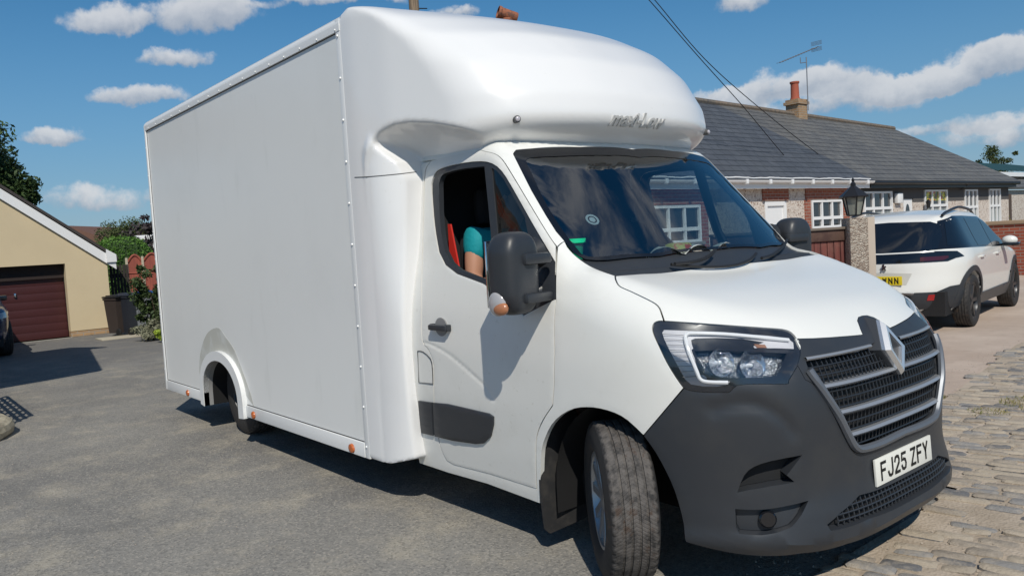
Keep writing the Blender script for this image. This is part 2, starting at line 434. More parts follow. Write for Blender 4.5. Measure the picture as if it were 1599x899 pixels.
# ---- traced edges (photo pixels)
e_doorfront = sc([(672, 251), (700, 243.5), (745, 234.5), (757, 236), (773, 240), (785, 249), (800, 272), (827, 317), (853, 360), (869, 384)], 3)
e_door_low = [(868.7, 407), (867.5, 470), (866, 480), (865.6, 551), (865, 599)]+sc([(862.4, 633), (848, 655), (839, 677), (836.4, 701), (837.5, 763)], 3)
e_door_bot = [(765, 740), (708, 725.5)]
e_door_rear = sc([(697, 719), (688, 701), (683.4, 679), (678, 640), (676.5, 600), (676, 568), (668, 545), (658.5, 531), (657.5, 480), (658.5, 400), (660.5, 330), (663, 270), (672, 251)], 3)[:-1]
door = e_doorfront+e_door_low+e_door_bot+e_door_rear
winframe = sc([(674, 287), (679, 272), (690, 263), (723, 255), (750, 252.5), (768, 256), (782, 267), (797, 290), (827, 343), (847, 377)], 2)+[(866, 409), (866, 467), (817, 492), (806, 478), (753, 442), (713, 427), (695, 413)]+sc([(685, 393), (680, 365), (676.7, 337), (674, 300)], 2)
open_rear = sc([(684, 287), (688, 275), (697, 269), (723, 263), (755, 259.5)], 2)+[(759, 300), (766, 380), (771, 440), (752, 434), (715, 419), (702, 408)]+sc([(693, 390), (688, 365), (685, 330)], 2)
open_front = [(766, 262), (774, 266), (785, 279), (800, 306), (818, 338), (823, 365), (823, 440), (783, 440), (776, 380), (769, 300)]
fender_ws = sc([(870, 385), (881, 376), (887, 385.7), (896, 396), (908, 406), (922, 415), (936.5, 421.5), (949, 426), (961, 430)], 2)
bonnet_l = sc([(961, 431), (961, 434), (963.5, 441), (969, 447.5), (985, 454.5), (1011, 467), (1023.7, 474), (1030, 481), (1033.5, 490), (1037, 501)], 2)
lamp_left = sc([(1037, 501), (1029, 501), (1022, 504), (1019, 512), (1022, 524), (1029, 539), (1041.4, 565), (1056.7, 590), (1068, 605.6)], 2)
lamp_bot = sc([(1068, 605.6), (1077, 609.4), (1097.7, 612), (1133.5, 612.5), (1141, 610.5), (1151.4, 601), (1184.7, 599), (1228, 599), (1232, 594), (1246, 570)], 2)
lamp_top = sc([(1246, 570), (1251, 552), (1250, 539), (1243.5, 527.6), (1235.8, 518.6), (1223, 514), (1197.5, 512), (1108, 505.8), (1037, 501)], 2)
arch_f = sc([(1004.6, 680), (979.6, 656.5), (959.7, 645), (936.4, 638), (916.4, 636), (896.5, 638), (876.5, 648), (861.6, 663), (851.6, 683), (846, 703), (844.5, 733), (844, 760), (843, 786)], 2)
fender = fender_ws+bonnet_l[1:]+lamp_left[1:]+arch_f+[(838.5, 784)]+e_door_low[::-1]
Hp = H
G = .0032
def dirt(P, Q): return 0
# door with press line
crease = CAB.q(H(sc([(655, 533), (668, 536), (700, 553), (740, 587), (760, 606), (770, 625)], 3)))
def door_disp(P, Q):
    d = polydist_open(crease, Q); return -.0035*np.exp(-(d/.013)**2)
def polydist_open(poly, P):
    d = np.full(len(P), 1e9)
    for a, b in zip(poly[:-1], poly[1:]):
        ab = b-a; t = np.clip(((P-a)@ab)/(ab@ab), 0, 1); d = np.minimum(d, np.linalg.norm(P-a-t[:, None]*ab, axis=1))
    return d
for mir in (False, True):
    kw = dict(mirror=mir); v = van
    dr = patch(CAB, 'door', H(door), DOORW, v, holes=[H(winframe)], h=.016, gap=G, thick=.035, disp=door_disp, **kw)
    patch(CAB, 'window_frame', H(winframe), GLOSSB if 0 else BLACKP, dr, holes=[H(open_rear), H(open_front)], h=.03, off=-.004, thick=.03, **kw)
    patch(CAB, 'quarter_glass', H(open_front), SIDEG, dr, off=-.012, thick=0, **kw)
    if mir: patch(CAB, 'door_glass', H(open_rear), glassmat('passenger_glass', (.85, .9, .9), base=.02), dr, off=-.015, thick=0, **kw)
    patch(CAB, 'wing_panel', H(fender), WHITE, v, h=.026, gap=G, thick=.025, **kw)
    strip = [(678.5, 628), (700, 630), (735, 638), (765, 645), (772, 650), (772, 662), (768, 680), (757, 691), (745, 692), (710, 687), (681, 680)]
    patch(CAB, 'side_moulding', H(strip), BLACKP, dr, h=.03, off=.016, thick=.025, edge=.006, **kw)
    patch(CAB, 'side_moulding_end', H([(655, 625), (676, 628), (678.5, 679), (660, 675)]), BLACKP, v, h=.03, off=.014, thick=.02, edge=.004, **kw)
    sill = e_door_rear[::-1]+e_door_bot[::-1]+[(837.5, 763), (843, 786), (760, 755), (700, 738)]
    sillP = list(H(sill))+[np.array(v) for v in ((-1.55, -.965, .25), (-1.56, -1.0, .6), (-1.57, -1.0, 1.2), (-1.60, -.90, 1.75), (-1.60, -.87, 1.95))]+list(H([(672, 251)]))
    patch(CAB, 'sill_panel', sillP, DOORW, v, h=.035, gap=G*.5, thick=.03, off=-.002, **kw)
    flap = sc([(652, 548), (660, 549), (672, 560), (675, 575), (676, 599)], 2)+[(654, 597)]
    fq = CAB.hit(flap); fq = fq*[1, -1 if mir else 1, 1]; b = MB(); b.tube([p for p in fq]+[fq[0]], .0022, 5); b.build('fuel_flap_seam', RUBBER, v)
    # strip between the door and the windscreen, running up to the roof
apill = [(870, 384), (881, 376)]+[(868, 361), (852, 335.7), (830, 298), (814.4, 267), (801, 240), (806, 233.5), (830, 231.5), (905, 229.4), (967.6, 230), (1000, 231)]
wtop = centre((905, 229.4), (1060, 236)); P_in = list(H(apill[1:-2]))+[wtop]
P_top = list(CAB.cast(CAB.q(np.array([(-.73, 0, 2.03), (-.75, -.3, 2.02), (-.80, -.55, 2.0), (-.86, -.72, 1.985), (-.92, -.80, 1.965), (-1.02, -.845, 1.95)])))[0])+list(H([(745, 234.5)]))
outl = [H([(870, 384)])[0]]+list(P_in)+list(P_top)+list(H(e_doorfront[7:-1]))
for mir in (False, True):
    patch(CAB, 'windscreen_surround', outl, WHITE, van, h=.03, gap=0., thick=.03, mirror=mir)
# roof skin (mostly under the pod)
rf = [(-1.5, -.84, 1.96), (-1.2, -.85, 1.95), (-1.02, -.845, 1.95), (-.92, -.80, 1.965), (-.86, -.72, 1.985), (-.80, -.55, 2.0), (-.75, -.3, 2.02), (-.73, 0, 2.03)]
rf = rf+[(a, -b, c) for a, b, c in rf[:-1]][::-1]
patch(CAB, 'roof', [np.array(p) for p in rf], WHITE, van, h=.06, thick=.02)
# windscreen (frit border + glass)
ws_l = sc([(960, 229.8), (905, 229.4), (830, 231.5), (806, 233.5), (801, 240), (814.4, 267), (830, 298), (852, 335.7), (873.8, 367), (889.4, 385.7), (896, 394)], 3)
ws_b = sc([(896, 394), (915, 404), (950, 405), (985, 401), (1030, 399)], 2)
wsP = [wtop]+[p for p in H(ws_l+ws_b[1:])]+[centre((1030, 399), (1250, 372))]
ws_full = wsP+[p*[1, -1, 1] for p in wsP[1:-1]][::-1]
inn = [np.array(p) for p in CAB.cast(inset(CAB.q(resample(ws_full, .03)), .024))[0]]
ws = patch(CAB, 'windscreen', ws_full, SCREEN, van, h=.05, thick=0, off=-.004)
patch(CAB, 'glass_border', ws_full, GLOSSB, ws, holes=[inn], h=.03, off=-.001, thick=.004)
# cowl between glass and bonnet
cowl = ws_b+[(1030, 425)]+[(1000, 427.3), (967.6, 429.8)]+[(961, 430), (949, 426), (936.5, 421.5), (922, 415), (908, 406)]
cP = list(H(ws_b))+[centre((1030, 399), (1250, 372))]
bon_rear = [(1105, 417.5), (1060, 422.5), (1000, 427.3), (967.6, 429.8), (961, 430.5)]
bcen = centre((1000, 427.3), (1277, 399)); bP = [bcen]+list(H(bon_rear))
ring = cP[::-1]+list(H([(900, 398), (908, 406), (922, 415), (936.5, 421.5), (949, 426)]))+bP[::-1]
ring = ring+[p*[1, -1, 1] for p in ring[1:-1]][::-1]
patch(CAB, 'cowl_panel', ring, BLACKP, van, h=.04, off=-.012, thick=.02)
# bonnet
bb = [bcen]+list(H(bon_rear))+list(H(bonnet_l[1:]))
bon_front = list(H(lamp_top[::-1][:-3]))+list(H([(1244, 529), (1270, 528.5), (1297, 527), (1335, 524)]))
bp = [bon for bon in bb]+bon_front[1:]
snap = lambda L: list(CAB.cast(CAB.q(np.array(L, float)))[0])
notch = snap([(.690, -.125, 1.012), (.675, -.108, 1.035), (.650, -.075, 1.066), (.638, -.04, 1.078), (.635, 0, 1.08)])
half = bp+notch; half[-1][1] = 0
bonnet = half+[p*[1, -1, 1] for p in half[1:-1]][::-1]
patch(CAB, 'bonnet', bonnet, WHITE, van, h=.035, gap=G, thick=.03)
# dark band between the bonnet and the grille
ub = list(H([(1244, 529), (1270, 528.5), (1297, 527), (1335, 524)]))
band = ub+notch; band[-1] = band[-1]*[1, 0, 1]
lowc = centre((1337, 706), (1440, 675)); lowb = H([(1398, 687.5), (1372, 697), (1347, 708), (1337, 706), (1330, 700), (1325, 689), (1315, 668), (1304.5, 647), (1279, 607), (1268, 597), (1258, 592), (1246, 570), (1251, 552), (1250, 539)])
lowb = np.array([lowc]+list(lowb))
halfr = list(band)[::-1]+list(lowb)[::-1]
bandring = halfr+[p*[1, -1, 1] for p in halfr[1:-1]][::-1]
# grille aperture
gl = H([(1378, 549), (1340, 549), (1300, 551), (1266, 555), (1258.4, 562), (1262, 578), (1279, 602), (1304.5, 641), (1318, 668), (1329, 690), (1336, 698), (1346, 700), (1372, 692), (1398, 683)])
gl = np.array([centre((1300, 546), (1449, 509.7))]+list(gl[1:-1])+[lowc+np.array([-.0, 0, .028])])
gring = list(gl)+[p*[1, -1, 1] for p in gl[1:-1]][::-1]
surr = patch(CAB, 'grille_surround', bandring, BLACKP, van, holes=[gring], h=.03, off=.0, thick=.03)
patch(CAB, 'grille_backing', gring, RUBBER, surr, h=.06, off=-.05, thick=0)
# bumper
bump_up = list(H(lamp_bot[::-1]))                      # from lamp inner end back to the wing corner
arch_b = list(H(sc([(1004.6, 680), (1023, 706), (1039.5, 736), (1052.8, 766), (1062.8, 799.5), (1069.4, 829.5), (1073, 843)], 2)))
zlow = .215
bl_ = []
for yy in (-.86, -.78, -.65, -.45, -.22, 0):
    xs_ = np.linspace(1.1, 0, 500); f = F_cab(np.stack([xs_, xs_*0+yy, xs_*0+zlow], -1)); k = np.argmax(f < 0); bl_.append(np.array([xs_[k], yy, zlow]))
bumper = list(lowb)[:-2]+bump_up[1:]+arch_b+bl_[1:]
bring = bumper+[p*[1, -1, 1] for p in bumper[1:-1]][::-1]
fogU = H(sc([(1152, 768), (1163, 742), (1178, 729), (1205, 720), (1252, 711)], 2)+[(1228, 742), (1240, 752)]+[(1205, 758), (1170, 764)])
fogL = H([(1149, 795), (1190, 796), (1230, 790), (1262, 782), (1252, 802), (1236, 822), (1215, 830), (1190, 834), (1155, 832), (1150, 822)])
low = H([(1300, 806), (1318, 786), (1345, 770), (1400, 752), (1408, 745), (1420, 738)]); low = np.array([p for p in low])
lowA = H([(1300, 808), (1310, 790), (1330, 775), (1360, 765), (1385, 755)]); 
cz1 = .385; cz0 = .305
lg = [np.array(p) for p in lowA]; 
lg = [np.array([p[0], p[1], min(p[2], cz1+.0)]) for p in lg]
lgh = [np.array([.8, 0, cz0]), np.array([.8, -.35, cz0]), np.array([.75, -.56, cz0-.005]), np.array([.75, -.57, cz0+.015]), np.array([.76, -.50, .355]), np.array([.8, -.38, cz1]), np.array([.8, 0, cz1])]
lgring = lgh+[p*[1, -1, 1] for p in lgh[1:-1]][::-1]
mirr = lambda L: [p*[1, -1, 1] for p in L][::-1]
bq = CAB.q(H(sc([(1112, 640), (1150, 630), (1190, 634), (1225, 655), (1238, 675)], 3)))
def bump_disp(P, Q):
    Qa = Q.copy(); Qa[:, 0] = -np.abs(Q[:, 0]); d = polydist_open(bq, Qa)
    lip = .018*np.exp(-((P[:, 2]-.27)/.03)**2)
    return lip-.012*np.exp(-(d/.02)**2)
bumpo = patch(CAB, 'bumper', bring, BLACKP, van, holes=[fogU, mirr(fogU), fogL, mirr(fogL), lgring], h=.022, thick=.06, disp=bump_disp, gap=.0015, edge=.002)
patch(CAB, 'lower_grille_backing', lgring, RUBBER, bumpo, off=-.038, thick=0)
for mir in (0, 1):
    k = dict(mirror=bool(mir))
    patch(CAB, 'fog_lamp_recess', fogU, DARK, bumpo, off=-.055, thick=0, **k)
    patch(CAB, 'fog_lamp_panel', fogL, BLACKP, bumpo, off=-.035, thick=0, **k)
    c, nn_ = CAB.cast(CAB.q(H([(1201, 812)]))); c = c[0]; nn_ = nn_[0]
    if mir: c = c*[1, -1, 1]; nn_ = nn_*[1, -1, 1]
    b = MB(); b.tube([c-nn_*.035, c-nn_*.018, c-nn_*.012], [.034, .034, .028], 20); b.build('fog_lamp', GLOSSB, bumpo)
# bars on the front face, following the body
def along(body, pts, off):  # snap points to the surface
    q_ = body.q(pts); P, Nn = body.cast(q_); return P+Nn*off
def frontz(z, y0, y1, off, k=25):
    ys = np.linspace(y0, y1, k); out = []
    for y in ys:
        xs_ = np.linspace(1.0, .2, 900); f = F_cab(np.stack([xs_, xs_*0+y, xs_*0+z], -1)); out.append(np.array([xs_[np.argmax(f < 0)]+off, y, z]))
    return out
def halfw(z, ring_):   # half width of the aperture at height z
    best = 0; R_ = [p for p in ring_]
    for a, b in zip(R_, R_[1:]+R_[:1]):
        if (a[2]-z)*(b[2]-z) <= 0 and abs(a[2]-b[2]) > 1e-6:
            t = (z-a[2])/(b[2]-a[2]); best = max(best, abs(a[1]+t*(b[1]-a[1])))
    return best
gz1 = max(p[2] for p in gring); gz0 = min(p[2] for p in gring)
def ribbon(name, P, hgt, dep, m, parent):
    b = MB(); V = []; F = []
    for p in P: V += [(p[0], p[1], p[2]+hgt/2), (p[0]+dep*.25, p[1], p[2]), (p[0]-.0, p[1], p[2]-hgt/2), (p[0]-dep, p[1], p[2]-hgt/2), (p[0]-dep, p[1], p[2]+hgt/2)]
    for i in range(len(P)-1):
        for k in range(5): F.append((i*5+k, i*5+(k+1) % 5, i*5+5+(k+1) % 5, i*5+5+k))
    b.add(V, F); return b.build(name, m, parent)
mesh_b = MB()
slz = [.855, .745, .645]
for zz in np.arange(gz0+.02, gz1, .0335):
    w = halfw(zz, gring)
    if w < .05: continue
    P = frontz(zz, -w, w, -.022, 31)
    mesh_b.tube(P, .0042, 5)
for yy in np.arange(-.60, .6001, .028):
    seg = [p for p in [frontz(zz, yy, yy, -.024, 1)[0] for zz in np.arange(gz0, gz1, .02) if halfw(zz, gring) > abs(yy)]]
    if len(seg) > 1: mesh_b.tube(seg, .0036, 5)
mesh_b.build('grille_mesh', mat('grille_mesh_plastic', (.022, .025, .03), .4), surr)
for zz in slz:
    w = halfw(zz, gring); ribbon('grille_slat', frontz(zz, -w, w, -.002, 41), .019, .04, SLAT, surr)
for s_ in (-1, 1):
    w = halfw(gz1-.022, gring)
    ribbon('chrome_strip', frontz(gz1-.018, s_*.13, s_*w, .004, 21), .014, .02, mat('satin_chrome', (.55, .54, .53), .35, metal=.7), surr)
# silver-blue surround of the lower grille
fr = [p for p in gl[5:]]; frq = along(CAB, fr, .004); frq[-1][1] = 0
path = list(sc(list(frq), 4)); path = path+[p*[1, -1, 1] for p in path[:-1]][::-1]
b = MB(); b.tube(path, .017, 8); b.build('grille_trim', mat('satin_grey_trim', (.15, .165, .19), .42, metal=.4), surr)
# lower grille bars
b = MB()
for zz in (.322, .345, .368): b.tube(frontz(zz, -.5, .5, -.016, 31), .004, 5)
for yy in np.arange(-.5, .51, .03): b.tube([frontz(zz, yy, yy, -.018, 1)[0] for zz in (.305, .33, .36, .39)], .0035, 5)
b.build('lower_grille_mesh', BLACKP, bumpo)
# badge: a bevelled lozenge standing proud
bt, bm_, bb2 = np.array([.705, 1.062]), np.array([.764, .945]), np.array([.792, .832])
def lozenge(sy, sz, o):
    P = [(0, 1), (1, 0), (0, -1), (-1, 0)]; out = []
    for a, c in P:
        e = bm_+(bt-bm_)*sz*c if c > 0 else bm_+(bb2-bm_)*sz*(-c); out.append((e[0]+o, a*.078*sy, e[1]))
    return out
b = MB(); V = lozenge(1, 1, -.03)+lozenge(1, 1, -.006)+lozenge(.80, .84, .012)+lozenge(.56, .60, .009)+lozenge(.54, .58, -.006); F = []
for r in range(4):
    for k in range(4): F.append((r*4+k, r*4+(k+1) % 4, r*4+4+(k+1) % 4, r*4+4+k))
b.add(V, F); b.build('badge', mat('badge_chrome', (.80, .80, .80), .26, metal=.75), van, sharp=15)
b = MB(); V = lozenge(1.75, 1.12, -.085)+lozenge(1.10, 1.02, -.022)+lozenge(1.02, 1.0, -.021)+lozenge(.57, .61, -.005)
b.add(V, [(k, (k+1) % 4, 4+(k+1) % 4, 4+k) for k in range(4)]+[(4+k, 4+(k+1) % 4, 8+(k+1) % 4, 8+k) for k in range(4)]+[(8, 9, 10, 11), (12, 13, 14, 15)]); b.build('badge_plinth', BLACKP, van, sharp=20)
# ---- headlamps
lampo = lamp_left+lamp_bot[1:]+lamp_top[1:-1]
drl_o = [(1033, 518), (1036, 513.5), (1042, 513.5), (1070, 514), (1133, 517), (1200, 521), (1232, 525), (1241, 532), (1242, 542), (1213, 541), (1180, 541), (1178, 538), (1195, 531.5), (1160, 526), (1120, 525), (1085, 526.5), (1079, 529), (1080, 536), (1086, 555), (1094, 577), (1099, 586), (1106, 590), (1120, 592), (1142, 594), (1136, 601), (1120, 604), (1097, 603.5), (1078, 600.5), (1069, 593), (1058, 573), (1046, 550), (1036, 528)]
tube_px = [(1232, 530), (1190, 526), (1133, 521), (1084, 519.5), (1073, 521), (1070, 528), (1076, 550), (1088, 580), (1094, 592), (1106, 596), (1137, 597)]
LED = mat('daytime_lamp_tube', (.72, .74, .76), .15, coat=.6)
BOWL = mat('reflector', (.85, .87, .9), .08, metal=1., bump=(22, .6, .02))
FACET = mat('faceted_reflector', (.42, .44, .47), .16, metal=.9, bump=(26, 1., .03))
RIBS = mat('ribbed_silver', (.66, .65, .67), .35)
for mir in (False, True):
    hl = patch(CAB, 'headlamp', H(lampo), FACET, van, h=.035, off=-.045, thick=0, mirror=mir)
    patch(CAB, 'lamp_bezel', H(lampo), mat('bezel_grey', (.022, .024, .03), .3), hl, holes=[H([(1084, 547), (1130, 545), (1175, 548), (1213, 549), (1230, 550), (1224, 565), (1214, 586), (1150, 590), (1108, 589), (1098, 582), (1090, 562)])], h=.03, off=-.014, thick=.03, mirror=mir, edge=-.006)
    patch(CAB, 'silver_housing', H(drl_o), RIBS, hl, h=.03, off=-.010, thick=.008, mirror=mir)
    tp = along(CAB, H(sc(tube_px, 3)), -.004); tp = tp*[1, -1 if mir else 1, 1]
    b = MB(); b.tube(list(tp), .0085, 8); b.build('light_tube', LED, hl)
    rb = MB()
    for k in range(9):
        t = k/9; a0 = (1034+t*36, 521+t*76); a1 = (1068+t*24, 523+t*72); pp = along(CAB, H([a0, a1]), -.0015)*[1, -1 if mir else 1, 1]
        rb.tube(list(pp), .0012, 4)
    rb.build('housing_rib', mat('rib_shadow', (.3, .3, .31), .4), hl)
    for (cx, cy, rr) in ((1122, 563, .056), (1174, 565, .062)):
        c, nn_ = CAB.cast(CAB.q(H([(cx, cy)]))); c = c[0]*[1, -1 if mir else 1, 1]; nn_ = nn_[0]*[1, -1 if mir else 1, 1]
        fwd = nn_*.55+np.array([1, 0, 0])*.6; fwd /= np.linalg.norm(fwd)
        Tm = Matrix.Translation(Vector(c-nn_*.048)) @ Vector(fwd).to_track_quat('Z', 'Y').to_matrix().to_4x4()
        b = MB(); b.lathe([(.0001, -.0), (rr*.3, .001), (rr*.6, .006), (rr*.85, .018), (rr, .03)], seg=24, T=Tm); b.build('reflector_bowl', BOWL, hl)
        b = MB(); b.lathe([(.0001, .026), (.007, .022), (.009, .012), (.009, 0)], seg=12, T=Tm); b.build('bulb', LED, hl)
    patch(CAB, 'amber_bulb', H([(1178, 535), (1196, 536), (1199, 541), (1184, 541)]), mat('dull_amber_bulb', (.34, .17, .10), .3, coat=.3), hl, off=-.007, thick=0, mirror=mir)
    patch(CAB, 'lamp_lens', H(lampo), CLEAR, hl, h=.035, off=.0, thick=0, mirror=mir)
# ---- number plate
def text_mesh(s, size, ex=.0, shear=0., boldoff=0., sx=1.):
    cu = bpy.data.curves.new('t', 'FONT'); cu.body = s; cu.size = size; cu.extrude = ex; cu.align_x = 'CENTER'; cu.align_y = 'CENTER'; cu.shear = shear; cu.offset = boldoff
    o = bpy.data.objects.new('t', cu); C.objects.link(o); dg = bpy.context.evaluated_depsgraph_get()
    me = bpy.data.meshes.new_from_object(o.evaluated_get(dg)); bpy.data.objects.remove(o)
    me.materials.clear()
    for v in me.vertices: v.co.x *= sx
    return me
pz = .462; px_ = frontz(pz, 0, 0, 0, 1)[0][0]+.010
Tp = Matrix.Translation((px_, 0, pz)) @ Matrix.Rotation(math.radians(-3), 4, 'Y')
plate = MB(); plate.box((-.008, -.26, -.0555), (.002, .26, .0555), .002, T=Tp)
PL = mat('plate_white', (.80, .80, .74), .35)
plo = plate.build('number_plate', PL, van)
GL = {'F': [[(0, 0), (0, 1)], [(0, 1), (1, 1)], [(0, .54), (.82, .54)]], 'J': [[(1, 1), (1, .25), (.85, .06), (.5, 0), (.15, .06), (0, .26)]],
      '2': [[(0, .76), (.14, .95), (.5, 1), (.86, .95), (1, .76), (.93, .56), (0, .06), (0, 0)], [(0, 0), (1, 0)]],
      '5': [[(.95, 1), (.08, 1), (.02, .56), (.45, .64), (.86, .56), (1, .32), (.86, .06), (.5, 0), (.14, .05), (0, .22)]],
      'Z': [[(0, 1), (1, 1)], [(1, 1), (0, 0)], [(0, 0), (1, 0)]], 'Y': [[(0, 1), (.5, .5)], [(1, 1), (.5, .5)], [(.5, .52), (.5, 0)]], 'N': [[(0, 0), (0, 1)], [(0, 1), (1, 0)], [(1, 0), (1, 1)]], 'W': [[(0, 1), (.25, 0)], [(.25, 0), (.5, .8)], [(.5, .8), (.75, 0)], [(.75, 0), (1, 1)]]}
def stroke_text(s_, xs_, w, hgt, th, place):
    """stencil lettering of square-ended strokes; place(u, v, depth) gives the 3D point"""
    b = MB()
    for ch, x0 in zip(s_, xs_):
        for st in GL[ch]:
            st = [np.array((x0+th/2+p[0]*(w-th), th/2+p[1]*(hgt-th))) for p in st]
            L = []
            for i, p in enumerate(st):
                t0 = (st[min(i+1, len(st)-1)]-st[max(i-1, 0)]); t0 = t0/np.linalg.norm(t0); nn_ = np.array((-t0[1], t0[0]))
                e = t0*th/2*(-1 if i == 0 else 1 if i == len(st)-1 else 0)
                k = 1.
                if 0 < i < len(st)-1:
                    d1 = st[i]-st[i-1]; d1 = d1/np.linalg.norm(d1); k = 1/max(.6, abs(d1@t0))
                L.append((p+e+nn_*th/2*k, p+e-nn_*th/2*k))
            V = [place(*a, 0) for a, c in L]+[place(*c, 0) for a, c in L]; n__ = len(L)
            b.add(V, [(i, i+1, n__+i+1, n__+i) for i in range(n__-1)])
    return b
cw, gp = .0455, .0105; xs_ = []; x0 = -.222
for i in range(7):
    if i == 4: x0 += .026
    xs_.append(x0); x0 += cw+gp
k_ = .444/(xs_[-1]+cw-xs_[0]); xs_ = [-.222+(x-xs_[0])*k_ for x in xs_]
stroke_text('FJ25ZFY', xs_, cw*k_, .079, .0125, lambda u, v, d: tuple(Tp @ Vector((.0036, u, v-.0395)))).build('plate_lettering', mat('plate_black', (.01, .01, .01), .5), plo, smooth=False, fix=False)
# ---- wheels
TYRE = bpy.data.materials.new('tyre_rubber'); TYRE.use_nodes = True; _n = N(TYRE.node_tree); _b = TYRE.node_tree.nodes['Principled BSDF']
_o = _n.new('ShaderNodeTexCoord').outputs['Object']; _s = _n.new('ShaderNodeSeparateXYZ', {0: _o})
_a = _n.m('ARCTAN2', _s.outputs[2], _s.outputs[0]); _w = _n.m('SINE', _n.m('ADD', _n.m('MULTIPLY', _a, 130.), _n.m('MULTIPLY', _n.m('ABSOLUTE', _s.outputs[1]), 260.)))
_r2 = _n.m('SQRT', _n.m('ADD', _n.m('MULTIPLY', _s.outputs[2], _s.outputs[2]), _n.m('MULTIPLY', _s.outputs[0], _s.outputs[0])))
_tr = _n.step(_r2, .33, .338); _h = _n.m('MULTIPLY', _n.step(_w, -.9, -.2), _tr)
_no = _n.noise(_o, 24, 6, .65)
_bm = _n.new('ShaderNodeBump', {'Height': _n.m('ADD', _h, _n.m('MULTIPLY', _no, .3)), 'Strength': .5, 'Distance': .003})
TYRE.node_tree.links.new(_bm.outputs[0], _b.inputs['Normal']); _b.inputs['Roughness'].default_value = .75
_c = _n.mix(_n.m('MULTIPLY', _tr, _n.step(_no, .3, .6)), (.022, .021, .021), (.105, .095, .088)); _c = _n.mix(_n.step(_n.noise(_o, 9, 5, .7), .56, .66), _c, (.06, .04, .03))
TYRE.node_tree.links.new(_c, _b.inputs['Base Color'])
def tyre_mesh(R_=.345, w=.215, rim=.21, N_=144, k=1.):
    hw = w/2; g = .008*k
    prof = [(rim, -hw*.86), (rim+.02, -hw*.98), (rim+.06*k, -hw*1.04), (R_-.045*k, -hw*1.0), (R_-.014*k, -hw*.9), (R_-.004*k, -hw*.78)]
    for c_ in (-.46, -.155, .155, .46):
        prof += [(R_-.001, hw*(c_-.055)), (R_-g, hw*(c_-.045)), (R_-g, hw*(c_+.045)), (R_-.001, hw*(c_+.055))]
    prof += [(R_-.004*k, hw*.78), (R_-.014*k, hw*.9), (R_-.045*k, hw*1.0), (rim+.06*k, hw*1.04), (rim+.02, hw*.98), (rim, hw*.86)]
    V = []; F = []; nP = len(prof)
    for j in range(N_):
        a = 2*math.pi*j/N_
        for i, (r, h_) in enumerate(prof):
            if (j % 3 == 0) and (i in (4, 5, nP-6, nP-5)): r -= .006*k
            V.append((r*math.cos(a), h_, r*math.sin(a)))
    for j in range(N_):
        j2 = (j+1) % N_
        for i in range(nP-1): F.append((j*nP+i, j*nP+i+1, j2*nP+i+1, j2*nP+i))
    return MB().add(V, F)
ALLOY = mat('wheel_silver', (.42, .43, .44), .35, metal=.7, var=[(9, (.16, .13, .11), .6, .5, .7)])
ALLOYD = mat('wheel_dark_alloy', (.05, .052, .056), .35, metal=.6)
def make_wheel(parent, loc, steer=0., R_=.345, w=.215, rim=.21, spokes=10, k=1., M_=None, side=-1, simple=False):
    e = bpy.data.objects.new('wheel', None); C.objects.link(e); e.parent = parent; e.location = loc; e.rotation_euler = (0, 0, steer); e.empty_display_size = .1
    tyre_mesh(R_, w, rim, 96 if simple else 144, k).build('tyre', TYRE, e, sharp=25)
    s = side; b = MB(); hw = w/2
    b.lathe([(rim+.004, s*hw*.86), (rim-.012, s*hw*.84), (rim-.022, s*hw*.6), (rim-.03, s*hw*.1), (rim-.03, -s*hw*.8), (rim+.004, -s*hw*.86)], axis='y', seg=48)
    b.lathe([(rim-.03, s*hw*.05), (.1, s*hw*.12), (.0001, s*hw*.15)], axis='y', seg=48, m=1)
    b.lathe([(.0001, s*hw*.74), (.03, s*hw*.74), (.055, s*hw*.66), (.06, s*hw*.2)], axis='y', seg=32)
    for i in range(spokes):
        a = 2*math.pi*i/spokes
        T = Matrix.Rotation(-a, 4, 'Y')
        wd = .020 if spokes > 6 else .028
        V = [(.04, s*hw*.40, -wd), (.04, s*hw*.70, -wd*.7), (.04, s*hw*.70, wd*.7), (.04, s*hw*.40, wd), (rim-.022, s*hw*.45, -wd*1.2), (rim-.018, s*hw*.80, -wd*.9), (rim-.018, s*hw*.80, wd*.9), (rim-.022, s*hw*.45, wd*1.2)]
        b.add([tuple(T @ Vector(v)) for v in V], [(0, 1, 2, 3), (7, 6, 5, 4), (0, 4, 5, 1), (1, 5, 6, 2), (2, 6, 7, 3), (3, 7, 4, 0)])
    b.build('rim', [M_ or ALLOY, DARK], e, sharp=30)
    return e
ST = math.radians(-36)
make_wheel(van, (-.045, -.90, .345), ST); make_wheel(van, (-.02, .865, .345), ST, side=1)
make_wheel(van, (-4.332, -.86, .345), 0, spokes=6, M_=ALLOYD); make_wheel(van, (-4.332, .86, .345), 0, side=1, spokes=6, M_=ALLOYD)
